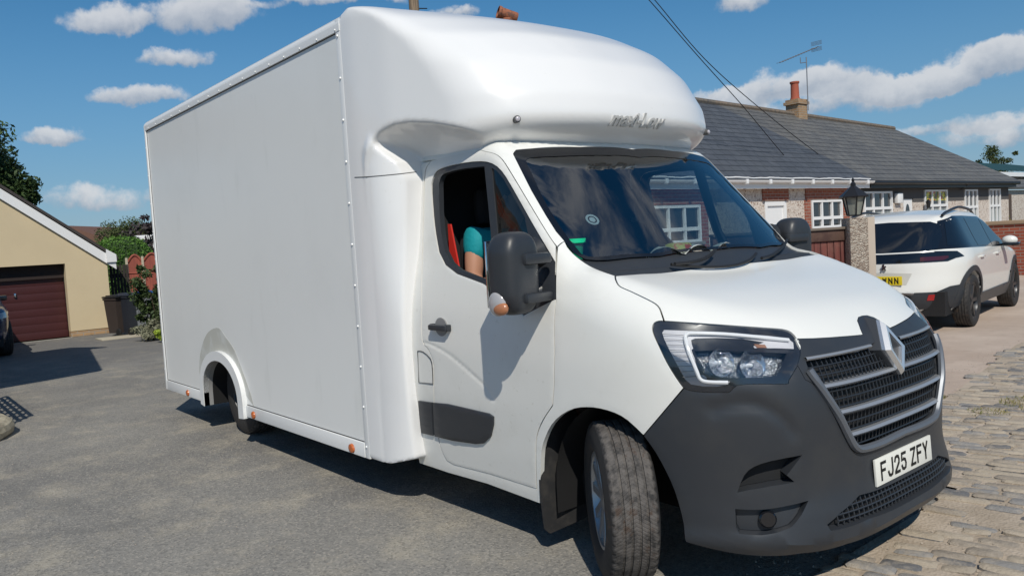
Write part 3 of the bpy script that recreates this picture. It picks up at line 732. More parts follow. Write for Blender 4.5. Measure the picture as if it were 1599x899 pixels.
# wheel-arch liners, mud flaps, under-body
for s_ in (-1, 1):
    b = MB(); pr = []
    for k in range(19):
        a = math.pi*k/18; pr.append((.01+.43*math.cos(a), .34+.44*math.sin(a)))
    pr = [(.44, .2)]+pr+[(-.42, .2)]
    V = []; F = []
    for (x_, z_) in pr: V += [(x_, s_*float(np.interp(x_, [.1, .44], [.93, .80])), z_), (x_, s_*.5, z_)]
    for i in range(len(pr)-1): F.append((2*i, 2*i+1, 2*i+3, 2*i+2))
    F.append(tuple(2*i+1 for i in range(len(pr))))
    b.add(V, F)
    b.build('wheel_arch_liner', LINER, van)
for s_ in (-1, 1):
    P_ = [(-.455, s_*.985, .74), (-.46, s_*.99, .52), (-.47, s_*.985, .30), (-.47, s_*.97, .12), (-.455, s_*.955, .10), (-.42, s_*.74, .13), (-.41, s_*.72, .16), (-.41, s_*.72, .50), (-.42, s_*.80, .72)]
    V = P_+[(x_-.012, y_, z_) for x_, y_, z_ in P_]; k = len(P_)
    MB().add(V, [tuple(range(k)), tuple(range(2*k-1, k-1, -1))]+[(i, (i+1) % k, k+(i+1) % k, k+i) for i in range(k)]).build('mud_flap', mat('mud_flap_rubber', (.02, .02, .021), .6, var=[(11, (.055, .05, .045), .7, .4, .7)]), van, sharp=30)
b = MB(); b.box((-5.85, -.9, .30), (-4.85, .9, .34)).box((-3.78, -.9, .29), (-.5, .9, .34)).box((-.5, -.46, .25), (.5, .46, .55)).box((.2, -.5, .25), (.5, .5, .85)).box((-5.85, -.5, .3), (-3.7, .5, .5))
b.box((-4.8, -.4, .3), (-3.8, .4, .42)); b.tube([(-4.332, -.85, .34), (-4.332, .85, .34)], .045, 10); b.box((.45, -.60, .235), (.66, .60, .60)); b.build('underbody', RUBBER, van)
b = MB(); b.box((-4.30, -.62, .30), (-4.10, -.5, .62), .01); b.build('axle_bracket', mat('red_oxide', (.25, .03, .02), .6), van)
# ---- cab interior
dash = MB(); dash.prism([(.0, 1.24), (-.10, 1.33), (-.34, 1.35), (-.44, 1.25), (-.46, 1.0), (-.30, .8), (.1, .7)], -.84, .84, 'y')
INT = mat('dashboard_plastic', (.03, .034, .04), .55); dash.build('dashboard', INT, van)
b = MB(); b.box((-1.455, -.93, .4), (-1.435, .93, 1.2)).box((-1.455, -.83, 1.2), (-1.435, .83, 1.95)).box((-1.5, -.9, .42), (-.5, .9, .5)).box((-1.5, -.80, 1.97), (-.84, .80, 1.99)); b.build('cab_lining', DARK, van)
b = MB(); b.lathe([(.20-.0, -.0), (.215, .012), (.23, 0), (.215, -.012), (.20, 0)], seg=32, T=Matrix.Translation((-.56, -.42, 1.17)) @ Matrix.Rotation(math.radians(-58), 4, 'Y'))
b.tube([(-.56, -.42, 1.17), (-.40, -.42, 1.08)], .03, 10); b.box((-.58, -.62, 1.15), (-.54, -.22, 1.19), .01); b.build('steering_wheel', RUBBER, van)
SEAT = mat('seat_cloth', (.02, .021, .024), .85)
for y_ in (-.45, .15, .62):
    b = MB(); wd = .24 if y_ < 0 else .22
    b.box((-1.42, y_-wd, .72), (-.88, y_+wd, .92), .05); b.box((-1.43, y_-wd, .9), (-1.29, y_+wd, 1.58), .05); b.box((-1.42, y_-.13, 1.6), (-1.31, y_+.13, 1.82), .05); b.box((-1.4, y_-wd+.03, .5), (-.95, y_+wd-.03, .72))
    b.build('seat', SEAT, van)
pl = ony = None
def on_y(px, py, y): d = ray(px, py); return CAM+d*(y-CAM[1])/d[1]
def on_z(px, py, z): d = ray(px, py); return CAM+d*(z-CAM[2])/d[2]
def on_x(px, py, x): d = ray(px, py); return CAM+d*(x-CAM[0])/d[0]
b = MB(); q_ = [on_y(*p, -.80) for p in ((699, 350), (703, 350), (716, 417), (706, 413), (702, 400))]
k = len(q_); b.add([tuple(v) for v in q_]+[(v[0], v[1]+.01, v[2]) for v in q_], [tuple(range(k)), tuple(range(2*k-1, k-1, -1))]+[(i, (i+1) % k, k+(i+1) % k, k+i) for i in range(k)])
b.build('seat_belt', mat('red_webbing', (.62, .03, .02), .6), van)
# ---- door handle
for s_ in (-1, 1):
    c, nn_ = CAB.cast(CAB.q(H([(690, 510)]))); c = c[0]; nn_ = nn_[0]
    b = MB(); yb = abs(c[1]); T = Matrix.Translation((c[0], s_*yb, c[2]))
    V = [(.055*math.cos(a), s_*(.003+.004*1), .05*math.sin(a)) for a in np.linspace(0, 2*math.pi, 20, endpoint=False)]
    V2 = [(.048*math.cos(a), s_*-.02, .043*math.sin(a)) for a in np.linspace(0, 2*math.pi, 20, endpoint=False)]
    b.add([tuple(T @ Vector(v)) for v in V+V2], [tuple(range(20))]+[(i, (i+1) % 20, 20+(i+1) % 20, 20+i) for i in range(20)])
    b.build('handle_cup', mat('handle_cup_grey', (.25, .25, .25), .4), van)
    b = MB(); b.box((-.075, s_*.02, -.017), (.085, s_*.042, .013), .008, T=T); b.box((-.078, 0, -.02), (-.05, s_*.03, .016), .006, T=T); b.box((.06, 0, -.02), (.088, s_*.03, .016), .006, T=T)
    b.build('door_handle', BLACKP, van)
# ---- mirrors
def F_mir(P):   # local coords: x = across the housing, y = outward, z up
    x, y, z = P[..., 0], P[..., 1], P[..., 2]
    w = np.interp(z, [-.16, -.1, .1, .2], [.085, .105, .112, .088]); zz = z
    a = (np.abs(x)/w)**4+(np.abs(y)/.085)**3+(np.abs(zz)/.185)**5
    return (a**.25-1)*.1
for s_ in (-1, 1):
    mo = bpy.data.objects.new('door_mirror', None); C.objects.link(mo); mo.parent = van; mo.location = (-.385, s_*1.145, 1.355); mo.rotation_euler = (0, 0, math.radians(-8*s_)); mo.empty_display_size = .1
    V, F = nets(lambda P: F_mir(np.stack([P[..., 1], -P[..., 0]-.0, P[..., 2]], -1)), (-.13, -.14, -.21), (.13, .14, .21), .014)
    mh = MB(); mh.add([tuple(v) for v in V], [tuple(f) for f in F]); mh.build('mirror_housing', BLACKP, mo, sharp=50)
    b = MB(); b.box((-.094, -.085, -.15), (-.078, .085, .15), .02); b.build('mirror_glass', mat('mirror_glass', (.8, .82, .85), .02, metal=1.), mo)
    for (z0, z1) in ((.035, .085), (-.135, -.09)):
        b = MB(); b.box((.055, s_*.03, z0), (.105, -s_*.15, z1), .016); b.build('mirror_arm', BLACKP, mo)
    b = MB(); V, F = nets(lambda P: ((((P[..., 0]+.02)/.05)**2+((P[..., 1]-s_*.096)/.022)**2+((P[..., 2]+.128)/.056)**2)**.5-1)*.03, (-.12, s_*.09-.06, -.23), (.08, s_*.09+.06, -.04), .01)
    b.add([tuple(v) for v in V], [tuple(f) for f in F]); il = b.build('indicator_lamp', mat('pearl_lens', (.40, .39, .40), .2, coat=.6), mo)
    b = MB(); V, F = nets(lambda P: ((((P[..., 0]+.0)/.045)**2+((P[..., 1]-s_*.099)/.021)**2+((P[..., 2]+.148)/.032)**2)**.5-1)*.03, (-.12, s_*.09-.06, -.23), (.08, s_*.09+.06, -.04), .01)
    b.add([tuple(v) for v in V], [tuple(f) for f in F]); b.build('amber_bulb', mat('dull_amber', (.42, .17, .08), .3, coat=.4), il)
    # base bracket on the door
    c = CAB.hit([(852, 430)])[0]; nb = MB(); nb.tube([(c[0]-.06, s_*(abs(c[1])-.02), 1.44), (c[0]-.07, s_*1.00, 1.425)], [.075, .045], 14); nb.tube([(c[0]-.05, s_*(abs(c[1])-.02), 1.26), (c[0]-.06, s_*1.01, 1.25)], [.05, .03], 12)
    nb.build('mirror_bracket', BLACKP, van)
# ---- wipers
def glassrun(P0, P1, off, k=12, bow=0):
    q0, q1 = CAB.q(H([P0, P1])); out = []
    for i in range(k):
        t = i/(k-1); q_ = q0+(q1-q0)*t+np.array([0, 1])*bow*math.sin(math.pi*t); P, Nn = CAB.cast(q_[None]); out.append(P[0]+Nn[0]*off)
    return out
b = MB(); b.tube(glassrun((1046, 417), (1178, 399), .016, 14, .02), .008, 6); b.tube(glassrun((1050, 422), (1110, 398), .035, 8), .009, 6); b.build('wiper', RUBBER, van)
b = MB(); b.tube(glassrun((1187, 407), (1226, 378), .016, 10), .009, 6); b.build('wiper', RUBBER, van)

# ============================================================ pod over the cab
PW = table([(-2.2, 1.123), (-1.75, 1.12), (-1.45, 1.085), (-1.2, 1.03), (-1.0, .985), (-.85, .94), (-.7, .86), (-.55, .76)], .05)
PXF = table([(1.9, -.92), (1.98, -.76), (2.03, -.65), (2.08, -.575), (2.13, -.55), (2.25, -.575), (2.45, -.70), (2.62, -.89), (2.76, -1.16), (2.86, -1.46), (2.92, -1.80), (2.97, -2.4)], .022)
ZR = table([(-2.2, -60), (-1.712, 0), (-1.70, 1.7), (-1.686, 1.936), (-1.664, 2.024), (-1.633, 2.092), (-1.553, 2.146), (-1.438, 2.172), (-1.318, 2.172), (-1.157, 2.146), (-.949, 2.091), (-.806, 2.053), (-.69, 2.025), (-.4, 2.015)], .01)
def LW(x, z):
    w0 = Wt(np.clip(z, .3, 2.0))+.014; t = np.clip((x+1.70)/.26, 0, 1); return w0+(1.113-w0)*np.sqrt(np.clip(1-t*t, 0, 1))
def F_pod(P):
    x, y, z = P[..., 0], np.abs(P[..., 1]), P[..., 2]
    fd = np.clip((x+1.98)/.95, 0, 1); fd = fd*fd*(3-2*fd)
    front = (x-(PXF(z)-.30*fd*(np.clip(y, 0, 1.3)/.95)**2.6))*.75
    U = smax(smax(front, y-PW(x), .10), (z-np.interp(x, [-1.87, -1.78, -1.6], [2.875, 2.915, 2.945]))*.8, np.interp(x, [-1.87, -1.6], [.05, .13]))
    pw = PW(x); t = np.clip((y-.84)/np.maximum(pw-.84, .02), 0, 1)
    zlo = np.interp(x, [-1.0, -.8], [1.975, 1.99]); zu = zlo+(np.maximum(ZR(x), -3)-zlo)*t**np.where(x < -1.66, 1., .55)
    U = smax(U, (zu-z)*.7, .014)
    zL0 = .33-.075*np.clip((-1.36-x)/.3, 0, 1); U = np.maximum(U, zL0-z)
    L = smax(y-LW(x, z), x+np.interp(z, [1.88, 1.98, 2.10, 2.2], [1.466, 1.50, 1.63, 1.66]), .012)
    L = smax(L, zL0-z, .01); L = smax(L, z-2.09, .06)
    return np.maximum(smin(U, L, np.interp(x, [-1.72, -1.64], [.004, 1])*np.interp(z, [1.86, 1.98], [.012, .07])+.003), -1.868-x)
V, F = nets(F_pod, (-1.90, -1.17, .2), (-.45, 1.17, 3.02), .0155)
F = [tuple(f) for f in F]
me = mesh_from(V, F, True, 60)
pod = link('cab_pod', me, GRP, van)
POD = Body(F_pod, (-1.2, 0, 2.3), tmax=8)
sm = POD.hit(sc([(554, 277), (575, 276), (600, 274), (630, 271), (650, 268.5)], 7))
b = MB(); b.tube([p+grad(F_pod, p)*.0005 for p in sm], .0025, 5); b.build('seam', mat('seam_grey', (.12, .12, .12), .7), pod)
for s_ in (-1, 1):   # marker lamps
    p = POD.hit([(806, 187)])[0]; nn_ = grad(F_pod, p); p = p*[1, -s_*-1 if s_ > 0 else 1, 1]
    if s_ > 0: p = np.array([p[0], abs(p[1]), p[2]]); nn_ = nn_*[1, -1, 1]
    b = MB(); f_ = np.array([.9, s_*.35, .0]); f_ /= np.linalg.norm(f_)
    b.tube([p-f_*.01, p+f_*.022], .018, 16); b.build('marker_lamp_base', mat('grey_rubber', (.09, .09, .09), .6), van)
    b = MB(); b.tube([p+f_*.02, p+f_*.03, p+f_*.034], [.013, .012, .006], 16); b.build('marker_lamp', mat('marker_lens', (.5, .48, .52), .2, coat=.5), van)
# raised lettering on the lip of the pod
tm = text_mesh('maxi-Low', .075, .004, shear=.2, boldoff=.002)
tq = POD.hit([(952, 190), (1036, 193)]); qa, qb = POD.q(tq)
co = [v.co.copy() for v in tm.vertices]; x0_ = min(c.x for c in co); x1_ = max(c.x for c in co)
Y0, Y1 = tq[0][1], tq[1][1]; zmid = (tq[0][2]+tq[1][2])/2+.008
for v, c in zip(tm.vertices, co):
    t = (c.x-x0_)/(x1_-x0_); y_ = Y0+(Y1-Y0)*t; zz = zmid+c.y*(abs(Y1-Y0)/(x1_-x0_))*.98
    xs_ = np.linspace(-.3, -1.2, 6000); f_ = F_pod(np.stack([xs_, xs_*0+y_, xs_*0+zz], -1)); xx = xs_[np.argmax(f_ < 0)]
    v.co = (xx+(.012 if c.z > 0 else -.01), y_, zz)
tm.update(); link('raised_lettering', tm, mat('lettering_relief_grey', (.55, .55, .54), .4), pod)  # same white as the pod, greyed in colour so the relief shading reads

# ============================================================ load box
YB = 1.123; XR, XFR = -5.90, -1.862; ZS, Z2, ZT, Z1 = .2486, .342, 2.865, 2.774
body = bpy.data.objects.new('load_box', None); C.objects.link(body); body.parent = van; body.empty_display_size = .2
def arc_pts(x0, x1, ztop, zb, k=22):   # wheel-arch outline (asymmetric ellipse)
    cx = (x0+x1)/2; rx = (x1-x0)/2; zc = .34; return [(x0, zb)]+[(cx-rx*math.cos(a), zc+(ztop-zc)*math.sin(a)**.9) for a in np.linspace(0, math.pi, k)]+[(x1, zb)]
ao = arc_pts(-4.80, -3.80, .735, .235); ai = arc_pts(-4.715, -3.905, .655, .225)
def poly_face(name, outer, y, th, m, parent, hole=None, s_=1):
    """flat sheet in an xz plane with thickness; hole opens downwards if given as outline already inside outer"""
    bm = bmesh.new(); vs = [bm.verts.new((x, y, z)) for x, z in outer]
    ed = [(i, (i+1) % len(outer)) for i in range(len(outer))]
    pts = [Vector((x, z)) for x, z in outer]; r_ = delaunay_2d_cdt(pts, ed, [], 0, 1e-7)
    Q = np.array([tuple(v) for v in r_[0]]); T = np.array([f for f in r_[2] if len(f) == 3]); T = T[pip(np.array(outer), Q[T].mean(1))]
    bm.free(); k = len(Q); V = [(a, y, b) for a, b in Q]+[(a, y+th, b) for a, b in Q]
    cnt = {(t[i], t[(i+1) % 3]) for t in T for i in range(3)}; F = [tuple(t) for t in T]+[tuple(k+i for i in t[::-1]) for t in T]+[(b_, a_, a_+k, b_+k) for a_, b_ in cnt if (b_, a_) not in cnt]
    return MB().add(V, F).build(name, m, parent, sharp=30)
for s_ in (-1, 1):
    zpan = [(XR+.04, Z2), (ao[0][0], Z2)]+[p for p in ao if p[1] > Z2]+[(ao[-1][0], Z2), (XFR-.055, Z2), (XFR-.055, Z1), (XR+.04, Z1)]
    sp_ = poly_face('side_panel', zpan, s_*(YB-.012), -s_*.03, PANEL, body)
    b = MB()
    b.box((XR, s_*(YB-.04), ZS), (XR+.038, s_*(YB+.003), ZT-.05), .006)              # rear post
    b.box((XFR-.053, s_*(YB-.04), ZS), (XFR, s_*(YB-.001), ZT-.02), .004)             # front post
    # top rail with a rounded shoulder
    pr = [(s_*(YB-.04), Z1+.002), (s_*(YB+.002), Z1+.002), (s_*(YB+.003), Z1+.04)]+[(s_*(YB-.05+.053*math.cos(a)), ZT-.053+.053*math.sin(a)) for a in np.linspace(0.1, math.pi/2, 7)]+[(s_*(YB-.16), ZT)]+[(s_*(YB-.16), ZT-.03)]
    b.prism(pr, XR, XFR, 'x'); b.build('frame_rail', RAIL, body, sharp=40)
    # skirt with the wheel arch between its two lengths
    b = MB(); b.box((XR+.039, s_*(YB-.03), ZS), (-4.76, s_*(YB+.001), Z2-.003), .004); b.box((-3.84, s_*(YB-.03), ZS), (XFR-.056, s_*(YB+.001), Z2-.003), .004); b.build('skirt_rail', RAIL, body)
    ring = ao+ai[::-1]; ay = s_*(YB+.026)
    at_ = poly_face('wheel_arch_trim', ring, ay, -s_*.05, RAIL, body)
    V = []; F = []
    for (x_, z_) in ai: V += [(x_, s_*(YB+.02), z_), (x_, s_*1.065, z_)]
    for i in range(len(ai)-1): F.append((2*i, 2*i+1, 2*i+3, 2*i+2))
    MB().add(V, F).build('arch_inner', mat('arch_inner_shade_grey', (.27, .27, .27), .6) if s_ < 0 else RAIL, body)  # visible side greyed darker, the arch's shade put into the colour
    MB().add([(x_*1.0, y_, z_) for x_, z_ in ai for y_ in (s_*1.065, s_*.62)], [(2*i, 2*i+1, 2*i+3, 2*i+2) for i in range(len(ai)-1)]).build('arch_liner', LINER, body)
    MB().add([(x_, s_*.62, z_) for x_, z_ in ai], [tuple(range(len(ai)))]).build('arch_back', LINER, body)
    # rivets
    def rivet(x_, z_, r_=.009, o=YB+.003):
        b = MB()
        b.lathe([(.0001, r_*.9), (r_*.6, r_*.7), (r_, .0)], seg=8, T=Matrix.Translation((x_, s_*o, z_)) @ Matrix.Rotation(math.radians(90 if s_ < 0 else -90), 4, 'X'))
        b.build('rivet', RAIL, body)
    for i in range(11): rivet(XFR-.028, .32+i*.243, .009, YB)
    for i in range(17): rivet(XR+.15+i*.24, Z1+.014, .007)
    for i in range(9): rivet(XR+.02, .45+i*.27, .006)
    for x_ in (-5.217, -3.647, -2.073):
        b = MB(); T = Matrix.Translation((x_, s_*(YB+.002), .2826)) @ Matrix.Rotation(math.radians(90 if s_ < 0 else -90), 4, 'X')
        b.lathe([(.0001, .016), (.018, .015), (.027, .010), (.030, .0)], seg=20, T=T @ Matrix.Diagonal((1.15, 1, 1, 1))); b.build('side_marker_lamp', AMBER, body)
for s_ in (-1, 1):
    SEAL = mat('dark_sealant', (.05, .05, .052), .7); yy = s_*(YB-.0105)
    for nm, a_, c_ in (('seal', (XR+.040, Z1-.001), (XFR-.055, Z1-.001)), ('seal', (XR+.0405, Z2), (XR+.0405, Z1)), ('seal', (XFR-.0565, Z2), (XFR-.0565, Z1)), ('seal', (XR+.04, Z2+.001), (ao[0][0], Z2+.001)), ('seal', (ao[-1][0], Z2+.001), (XFR-.055, Z2+.001))):
        b = MB(); b.box((a_[0]-.0025, yy-s_*.004, a_[1]-.0025), (c_[0]+.0025, yy+s_*.0015, c_[1]+.0025)); b.build(nm, SEAL, body)
# seam strip between panel and front post
b = MB(); b.box((XR+.005, -YB+.02, ZT-.03), (XFR, YB-.02, ZT-.004)); b.build('roof_panel', RAIL, body)
b = MB(); b.box((XR, -YB+.03, .30), (XR+.03, YB-.03, ZT-.03)); b.build('rear_door', RAIL, body)
b = MB(); b.box((XFR-.03, -YB+.05, .3), (XFR-.002, YB-.05, ZT-.03)); b.build('bulkhead', RAIL, body)
# grime left round the wheel arch
gr = [(-4.87, Z2+.004), (-4.88, .55), (-4.80, .70), (-4.66, .83), (-4.50, .90), (-4.30, .925), (-4.16, .86), (-3.98, .76), (-3.84, .60), (-3.72, .45), (-3.66, Z2+.004)]
gr = [tuple(p) for p in sc(gr, 3)]
poly_face('grime_patch', gr+[p for p in ao[::-1] if p[1] > Z2+.004], -(YB-.012+.0015), .001, mat('grimy_panel', (.50, .50, .455), .5, var=[(6, (.60, .61, .59), .8, .4, .6)]), body)
# things resting on the dashboard
def thing_mesh(b, name, m, label, cat, group=None): o = b.build(name, m, None); return tag(o, label, cat, group)
c = on_x(897, 378, -.36)
b = MB(); b.lathe([(.030, 0), (.042, .115), (.055, .12), (.055, .14), (.0001, .14)], seg=20, T=Matrix.Translation((c[0], c[1], 1.352))); thing_mesh(b, 'paper_cup', mat('green_cup', (.0, .55, .26), .5), 'green cup standing on the dashboard in the corner of the windscreen', 'cup')
bagy = on_x(1060, 376, -.25)[1]; b = MB(); rngp = np.random.default_rng(3); gx, gy = 14, 9; V = []; F = []
for i in range(gx):
    for j in range(gy): V.append((-.33+.20*j/(gy-1), bagy-.17+.44*i/(gx-1), 1.372+.05*abs(math.sin(i*.45+j*.3))+rngp.uniform(0, .006)+(.0)))
for i in range(gx-1):
    for j in range(gy-1): F.append((i*gy+j, i*gy+j+1, i*gy+gy+j+1, i*gy+gy+j))
thing_mesh(MB().add(V, F), 'plastic_bag', mat('white_bag', (.75, .78, .75), .4), 'crumpled white carrier bag lying on the dashboard behind the windscreen', 'bag')
b = MB(); b.box((-.30, bagy-.06, 1.355), (-.20, bagy+.05, 1.44), .02); thing_mesh(b, 'snack_packet', mat('yellow_packet', (.55, .55, .12), .4, var=[(14, (.6, .08, .03), 1., .5, .55)]), 'yellow and red snack packet on the dashboard beside the white bag', 'packet')
c, nn_ = CAB.cast(CAB.q(H([(926, 341)]))); b = MB(); T = Matrix.Translation(Vector(c[0]-nn_[0]*.008)) @ Vector(nn_[0]).to_track_quat('Z', 'Y').to_matrix().to_4x4()
b.lathe([(.024, 0), (.034, .0012), (.036, 0)], seg=28, T=T); b.lathe([(.0001, .0), (.017, 0)], seg=20, T=T); b.build('screen_sticker', mat('sticker_grey', (.5, .56, .58), .5), van)
# ============================================================ materials of the place
def vmat(name, fn, rough=.8, spec=.3):
    m = bpy.data.materials.new(name); m.use_nodes = True; nt = m.node_tree; nn = N(nt); b = nt.nodes['Principled BSDF']
    b.inputs['Roughness'].default_value = rough; b.inputs['Specular IOR Level'].default_value = spec
    oc = nn.new('ShaderNodeTexCoord').outputs['Object']; r = fn(nn, oc)
    col, hgt = (r if isinstance(r, tuple) else (r, None)); nt.links.new(col, b.inputs['Base Color'])
    if hgt is not None:
        h_, st, di = hgt; nt.links.new(nn.new('ShaderNodeBump', {'Height': h_, 'Strength': st, 'Distance': di}).outputs[0], b.inputs['Normal'])
    return m
def f_tarmac(n, o):
    ag = n.new('ShaderNodeTexVoronoi', {'Vector': o, 'Scale': 95.}).outputs; v = n.new('ShaderNodeSeparateColor', {0: ag['Color']}).outputs[0]
    big = n.noise(o, .35, 6, .65); mid = n.noise(o, 2.3, 6, .7); fi = n.noise(o, 60, 3, .6)
    c = n.mix(n.step(big, .35, .68), (.185, .179, .168), (.26, .25, .228))
    c = n.mix(n.m('MULTIPLY', n.step(mid, .45, .72), .65), c, (.40, .36, .285)); c = n.mix(n.m('MULTIPLY', n.step(n.noise(n.vm('MULTIPLY', o, (.5, 1.6, 1)), .7, 6, .7, 0, 1.), .55, .7), .35), c, (.12, .12, .12))
    c = n.mix(n.m('MULTIPLY', n.step(v, .70, .95), .42), c, (.42, .39, .34)); c = n.mix(n.m('MULTIPLY', n.step(v, .3, .05), .38), c, (.07, .07, .07))
    c = n.mix(n.m('MULTIPLY', n.step(n.noise(o, .9, 5, .6, 0, .8), .62, .70), .35), c, (.11, .11, .108))
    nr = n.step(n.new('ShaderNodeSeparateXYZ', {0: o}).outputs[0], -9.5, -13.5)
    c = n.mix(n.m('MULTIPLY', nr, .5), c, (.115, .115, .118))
    return c, (n.m('ADD', n.m('MULTIPLY', ag['Distance'], 1.), n.m('MULTIPLY', fi, .6)), .55, .006)
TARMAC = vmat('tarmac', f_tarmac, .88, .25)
def f_conc(n, o):
    c = n.mix(n.step(n.noise(o, .8, 6, .65), .35, .7), (.43, .34, .275), (.53, .435, .36))
    c = n.mix(n.m('MULTIPLY', n.step(n.noise(o, 7, 6, .7), .5, .75), .4), c, (.28, .23, .19)); return c, (n.noise(o, 40, 5, .6), .4, .005)
CONC = vmat('pink_concrete', f_conc, .9)
def f_sand(n, o):
    c = n.mix(n.step(n.noise(o, 3, 6, .65), .35, .7), (.36, .295, .225), (.50, .42, .335)); v = n.new('ShaderNodeTexVoronoi', {'Vector': o, 'Scale': 70.}).outputs[0]
    c = n.mix(n.m('MULTIPLY', n.step(v, .3, .0), .5), c, (.5, .46, .4)); return c, (v, .6, .006)
JOINT = vmat('sandy_joints', f_sand, .95)
def f_sett(n, o):
    rv = n.new('ShaderNodeNewGeometry').outputs['Random Per Island']
    cr = n.new('ShaderNodeValToRGB', {0: rv}); e = cr.color_ramp.elements; e[0].color = (.15, .15, .155, 1); e[1].color = (.36, .30, .235, 1)
    for p, c_ in ((.14, (.27, .26, .25, 1)), (.35, (.40, .34, .265, 1)), (.55, (.32, .275, .225, 1)), (.8, (.44, .375, .295, 1))): k = e.new(p); k.color = c_
    cr.color_ramp.interpolation = 'CONSTANT'
    c = n.mix(n.m('MULTIPLY', n.step(n.noise(o, 14, 6, .7), .42, .7), .6), cr.outputs[0], (.50, .425, .33))
    c = n.mix(n.m('MULTIPLY', n.step(n.noise(o, 45, 4, .7), .5, .75), .35), c, (.13, .115, .10)); return c, (n.noise(o, 38, 6, .7), .8, .012)
SETT = vmat('stone_setts', f_sett, .85)
def f_pebble(n, o):
    vo = n.new('ShaderNodeTexVoronoi', {'Vector': o, 'Scale': 26.}).outputs; v = n.new('ShaderNodeSeparateColor', {0: vo['Color']}).outputs[0]
    c = n.mix(n.step(v, .3, .7), (.50, .43, .375), (.62, .56, .50)); c = n.mix(n.m('MULTIPLY', n.step(v, .16, .02), .8), c, (.24, .15, .11))
    return c, (n.m('SUBTRACT', 1., vo['Distance']), .8, .012)
PEBBLE = vmat('pebbledash', f_pebble, .9)
def brickmat(name, c1, c2, mort, sc_=1., axis='x'):
    def f(n, o):
        s_ = n.new('ShaderNodeSeparateXYZ', {0: o}); g = n.new('ShaderNodeNewGeometry').outputs['True Normal']; gs = n.new('ShaderNodeSeparateXYZ', {0: g})
        isx = n.m('GREATER_THAN', n.m('ABSOLUTE', gs.outputs[0]), .6)
        u = n.m('ADD', n.m('MULTIPLY', s_.outputs[1], isx), n.m('MULTIPLY', s_.outputs[0], n.m('SUBTRACT', 1., isx)))
        v = n.new('ShaderNodeCombineXYZ', {0: u, 1: s_.outputs[2], 2: 0.})
        b = n.new('ShaderNodeTexBrick', {'Vector': v.outputs[0], 'Color1': (*c1, 1), 'Color2': (*c2, 1), 'Mortar': (*mort, 1), 'Scale': 1., 'Mortar Size': .010*sc_, 'Mortar Smooth': .2, 'Bias': -.2, 'Brick Width': .225*sc_, 'Row Height': .075*sc_})
        c = n.mix(n.m('MULTIPLY', n.step(n.noise(o, 7, 5, .7), .4, .75), .35), b.outputs[0], tuple(x*.5 for x in c1)); return c, (n.m('SUBTRACT', 1., b.outputs[1]), .6, .008)
    return vmat(name, f, .85)
BRICK = brickmat('red_brick', (.36, .09, .05), (.25, .06, .04), (.30, .24, .20)); BRICKP = brickmat('red_painted_brick', (.33, .105, .065), (.25, .075, .05), (.32, .24, .20))
BUFF = brickmat('buff_brick', (.42, .27, .15), (.30, .19, .11), (.35, .30, .24))
def slate(name, c1, c2, lich, la):
    def f(n, o):
        s_ = n.new('ShaderNodeSeparateXYZ', {0: o}); v = n.new('ShaderNodeCombineXYZ', {0: s_.outputs[1], 1: n.m('MULTIPLY', s_.outputs[2], 1.61), 2: 0.})
        b = n.new('ShaderNodeTexBrick', {'Vector': v.outputs[0], 'Color1': (*c1, 1), 'Color2': (*c2, 1), 'Mortar': tuple(x*.62 for x in c1)+(1,), 'Scale': 1., 'Mortar Size': .010, 'Mortar Smooth': .3, 'Brick Width': .34, 'Row Height': .235})
        c = n.mix(n.m('MULTIPLY', n.step(n.noise(n.vm('MULTIPLY', o, (1, .7, 1)), .8, 7, .7, 0, .5), .42, .72), la), b.outputs[0], lich)
        fr = n.m('FRACT', n.m('ADD', n.m('DIVIDE', n.m('MULTIPLY', s_.outputs[2], 1.61), .235), n.m('MULTIPLY', n.noise(o, 1.7, 3, .6), .22))); c = n.mix(n.m('MULTIPLY', n.step(fr, .16, .04), .8), c, (.016, .016, .018)); c = n.mix(n.m('MULTIPLY', n.step(n.noise(o, 3.5, 6, .7), .5, .75), .35), c, tuple(x*1.9 for x in c2)); return c, (n.m('ADD', n.m('MULTIPLY', fr, -.8), n.m('MULTIPLY', b.outputs[1], -1.)), .8, .02)
    return vmat(name, f, .62, .35)
SLATE1 = slate('new_slate', (.066, .073, .086), (.082, .090, .105), (.09, .095, .10), .4); SLATE2 = slate('weathered_slate', (.10, .10, .10), (.13, .128, .124), (.17, .16, .14), .6)
UPVC = mat('white_upvc', (.80, .80, .80), .3); BPAINT = mat('black_paint', (.015, .015, .017), .4)
PANE = glassmat('dark_window_glass', (.25, .28, .30), base=.06, body=.75, bodycol=(.03, .035, .04)); NET = mat('net_curtain', (.33, .36, .36), .8, var=[(30, (.12, .14, .14), .8, .45, .6, (1, 1, .05))])
def struct(o): o['kind'] = 'structure'; return o
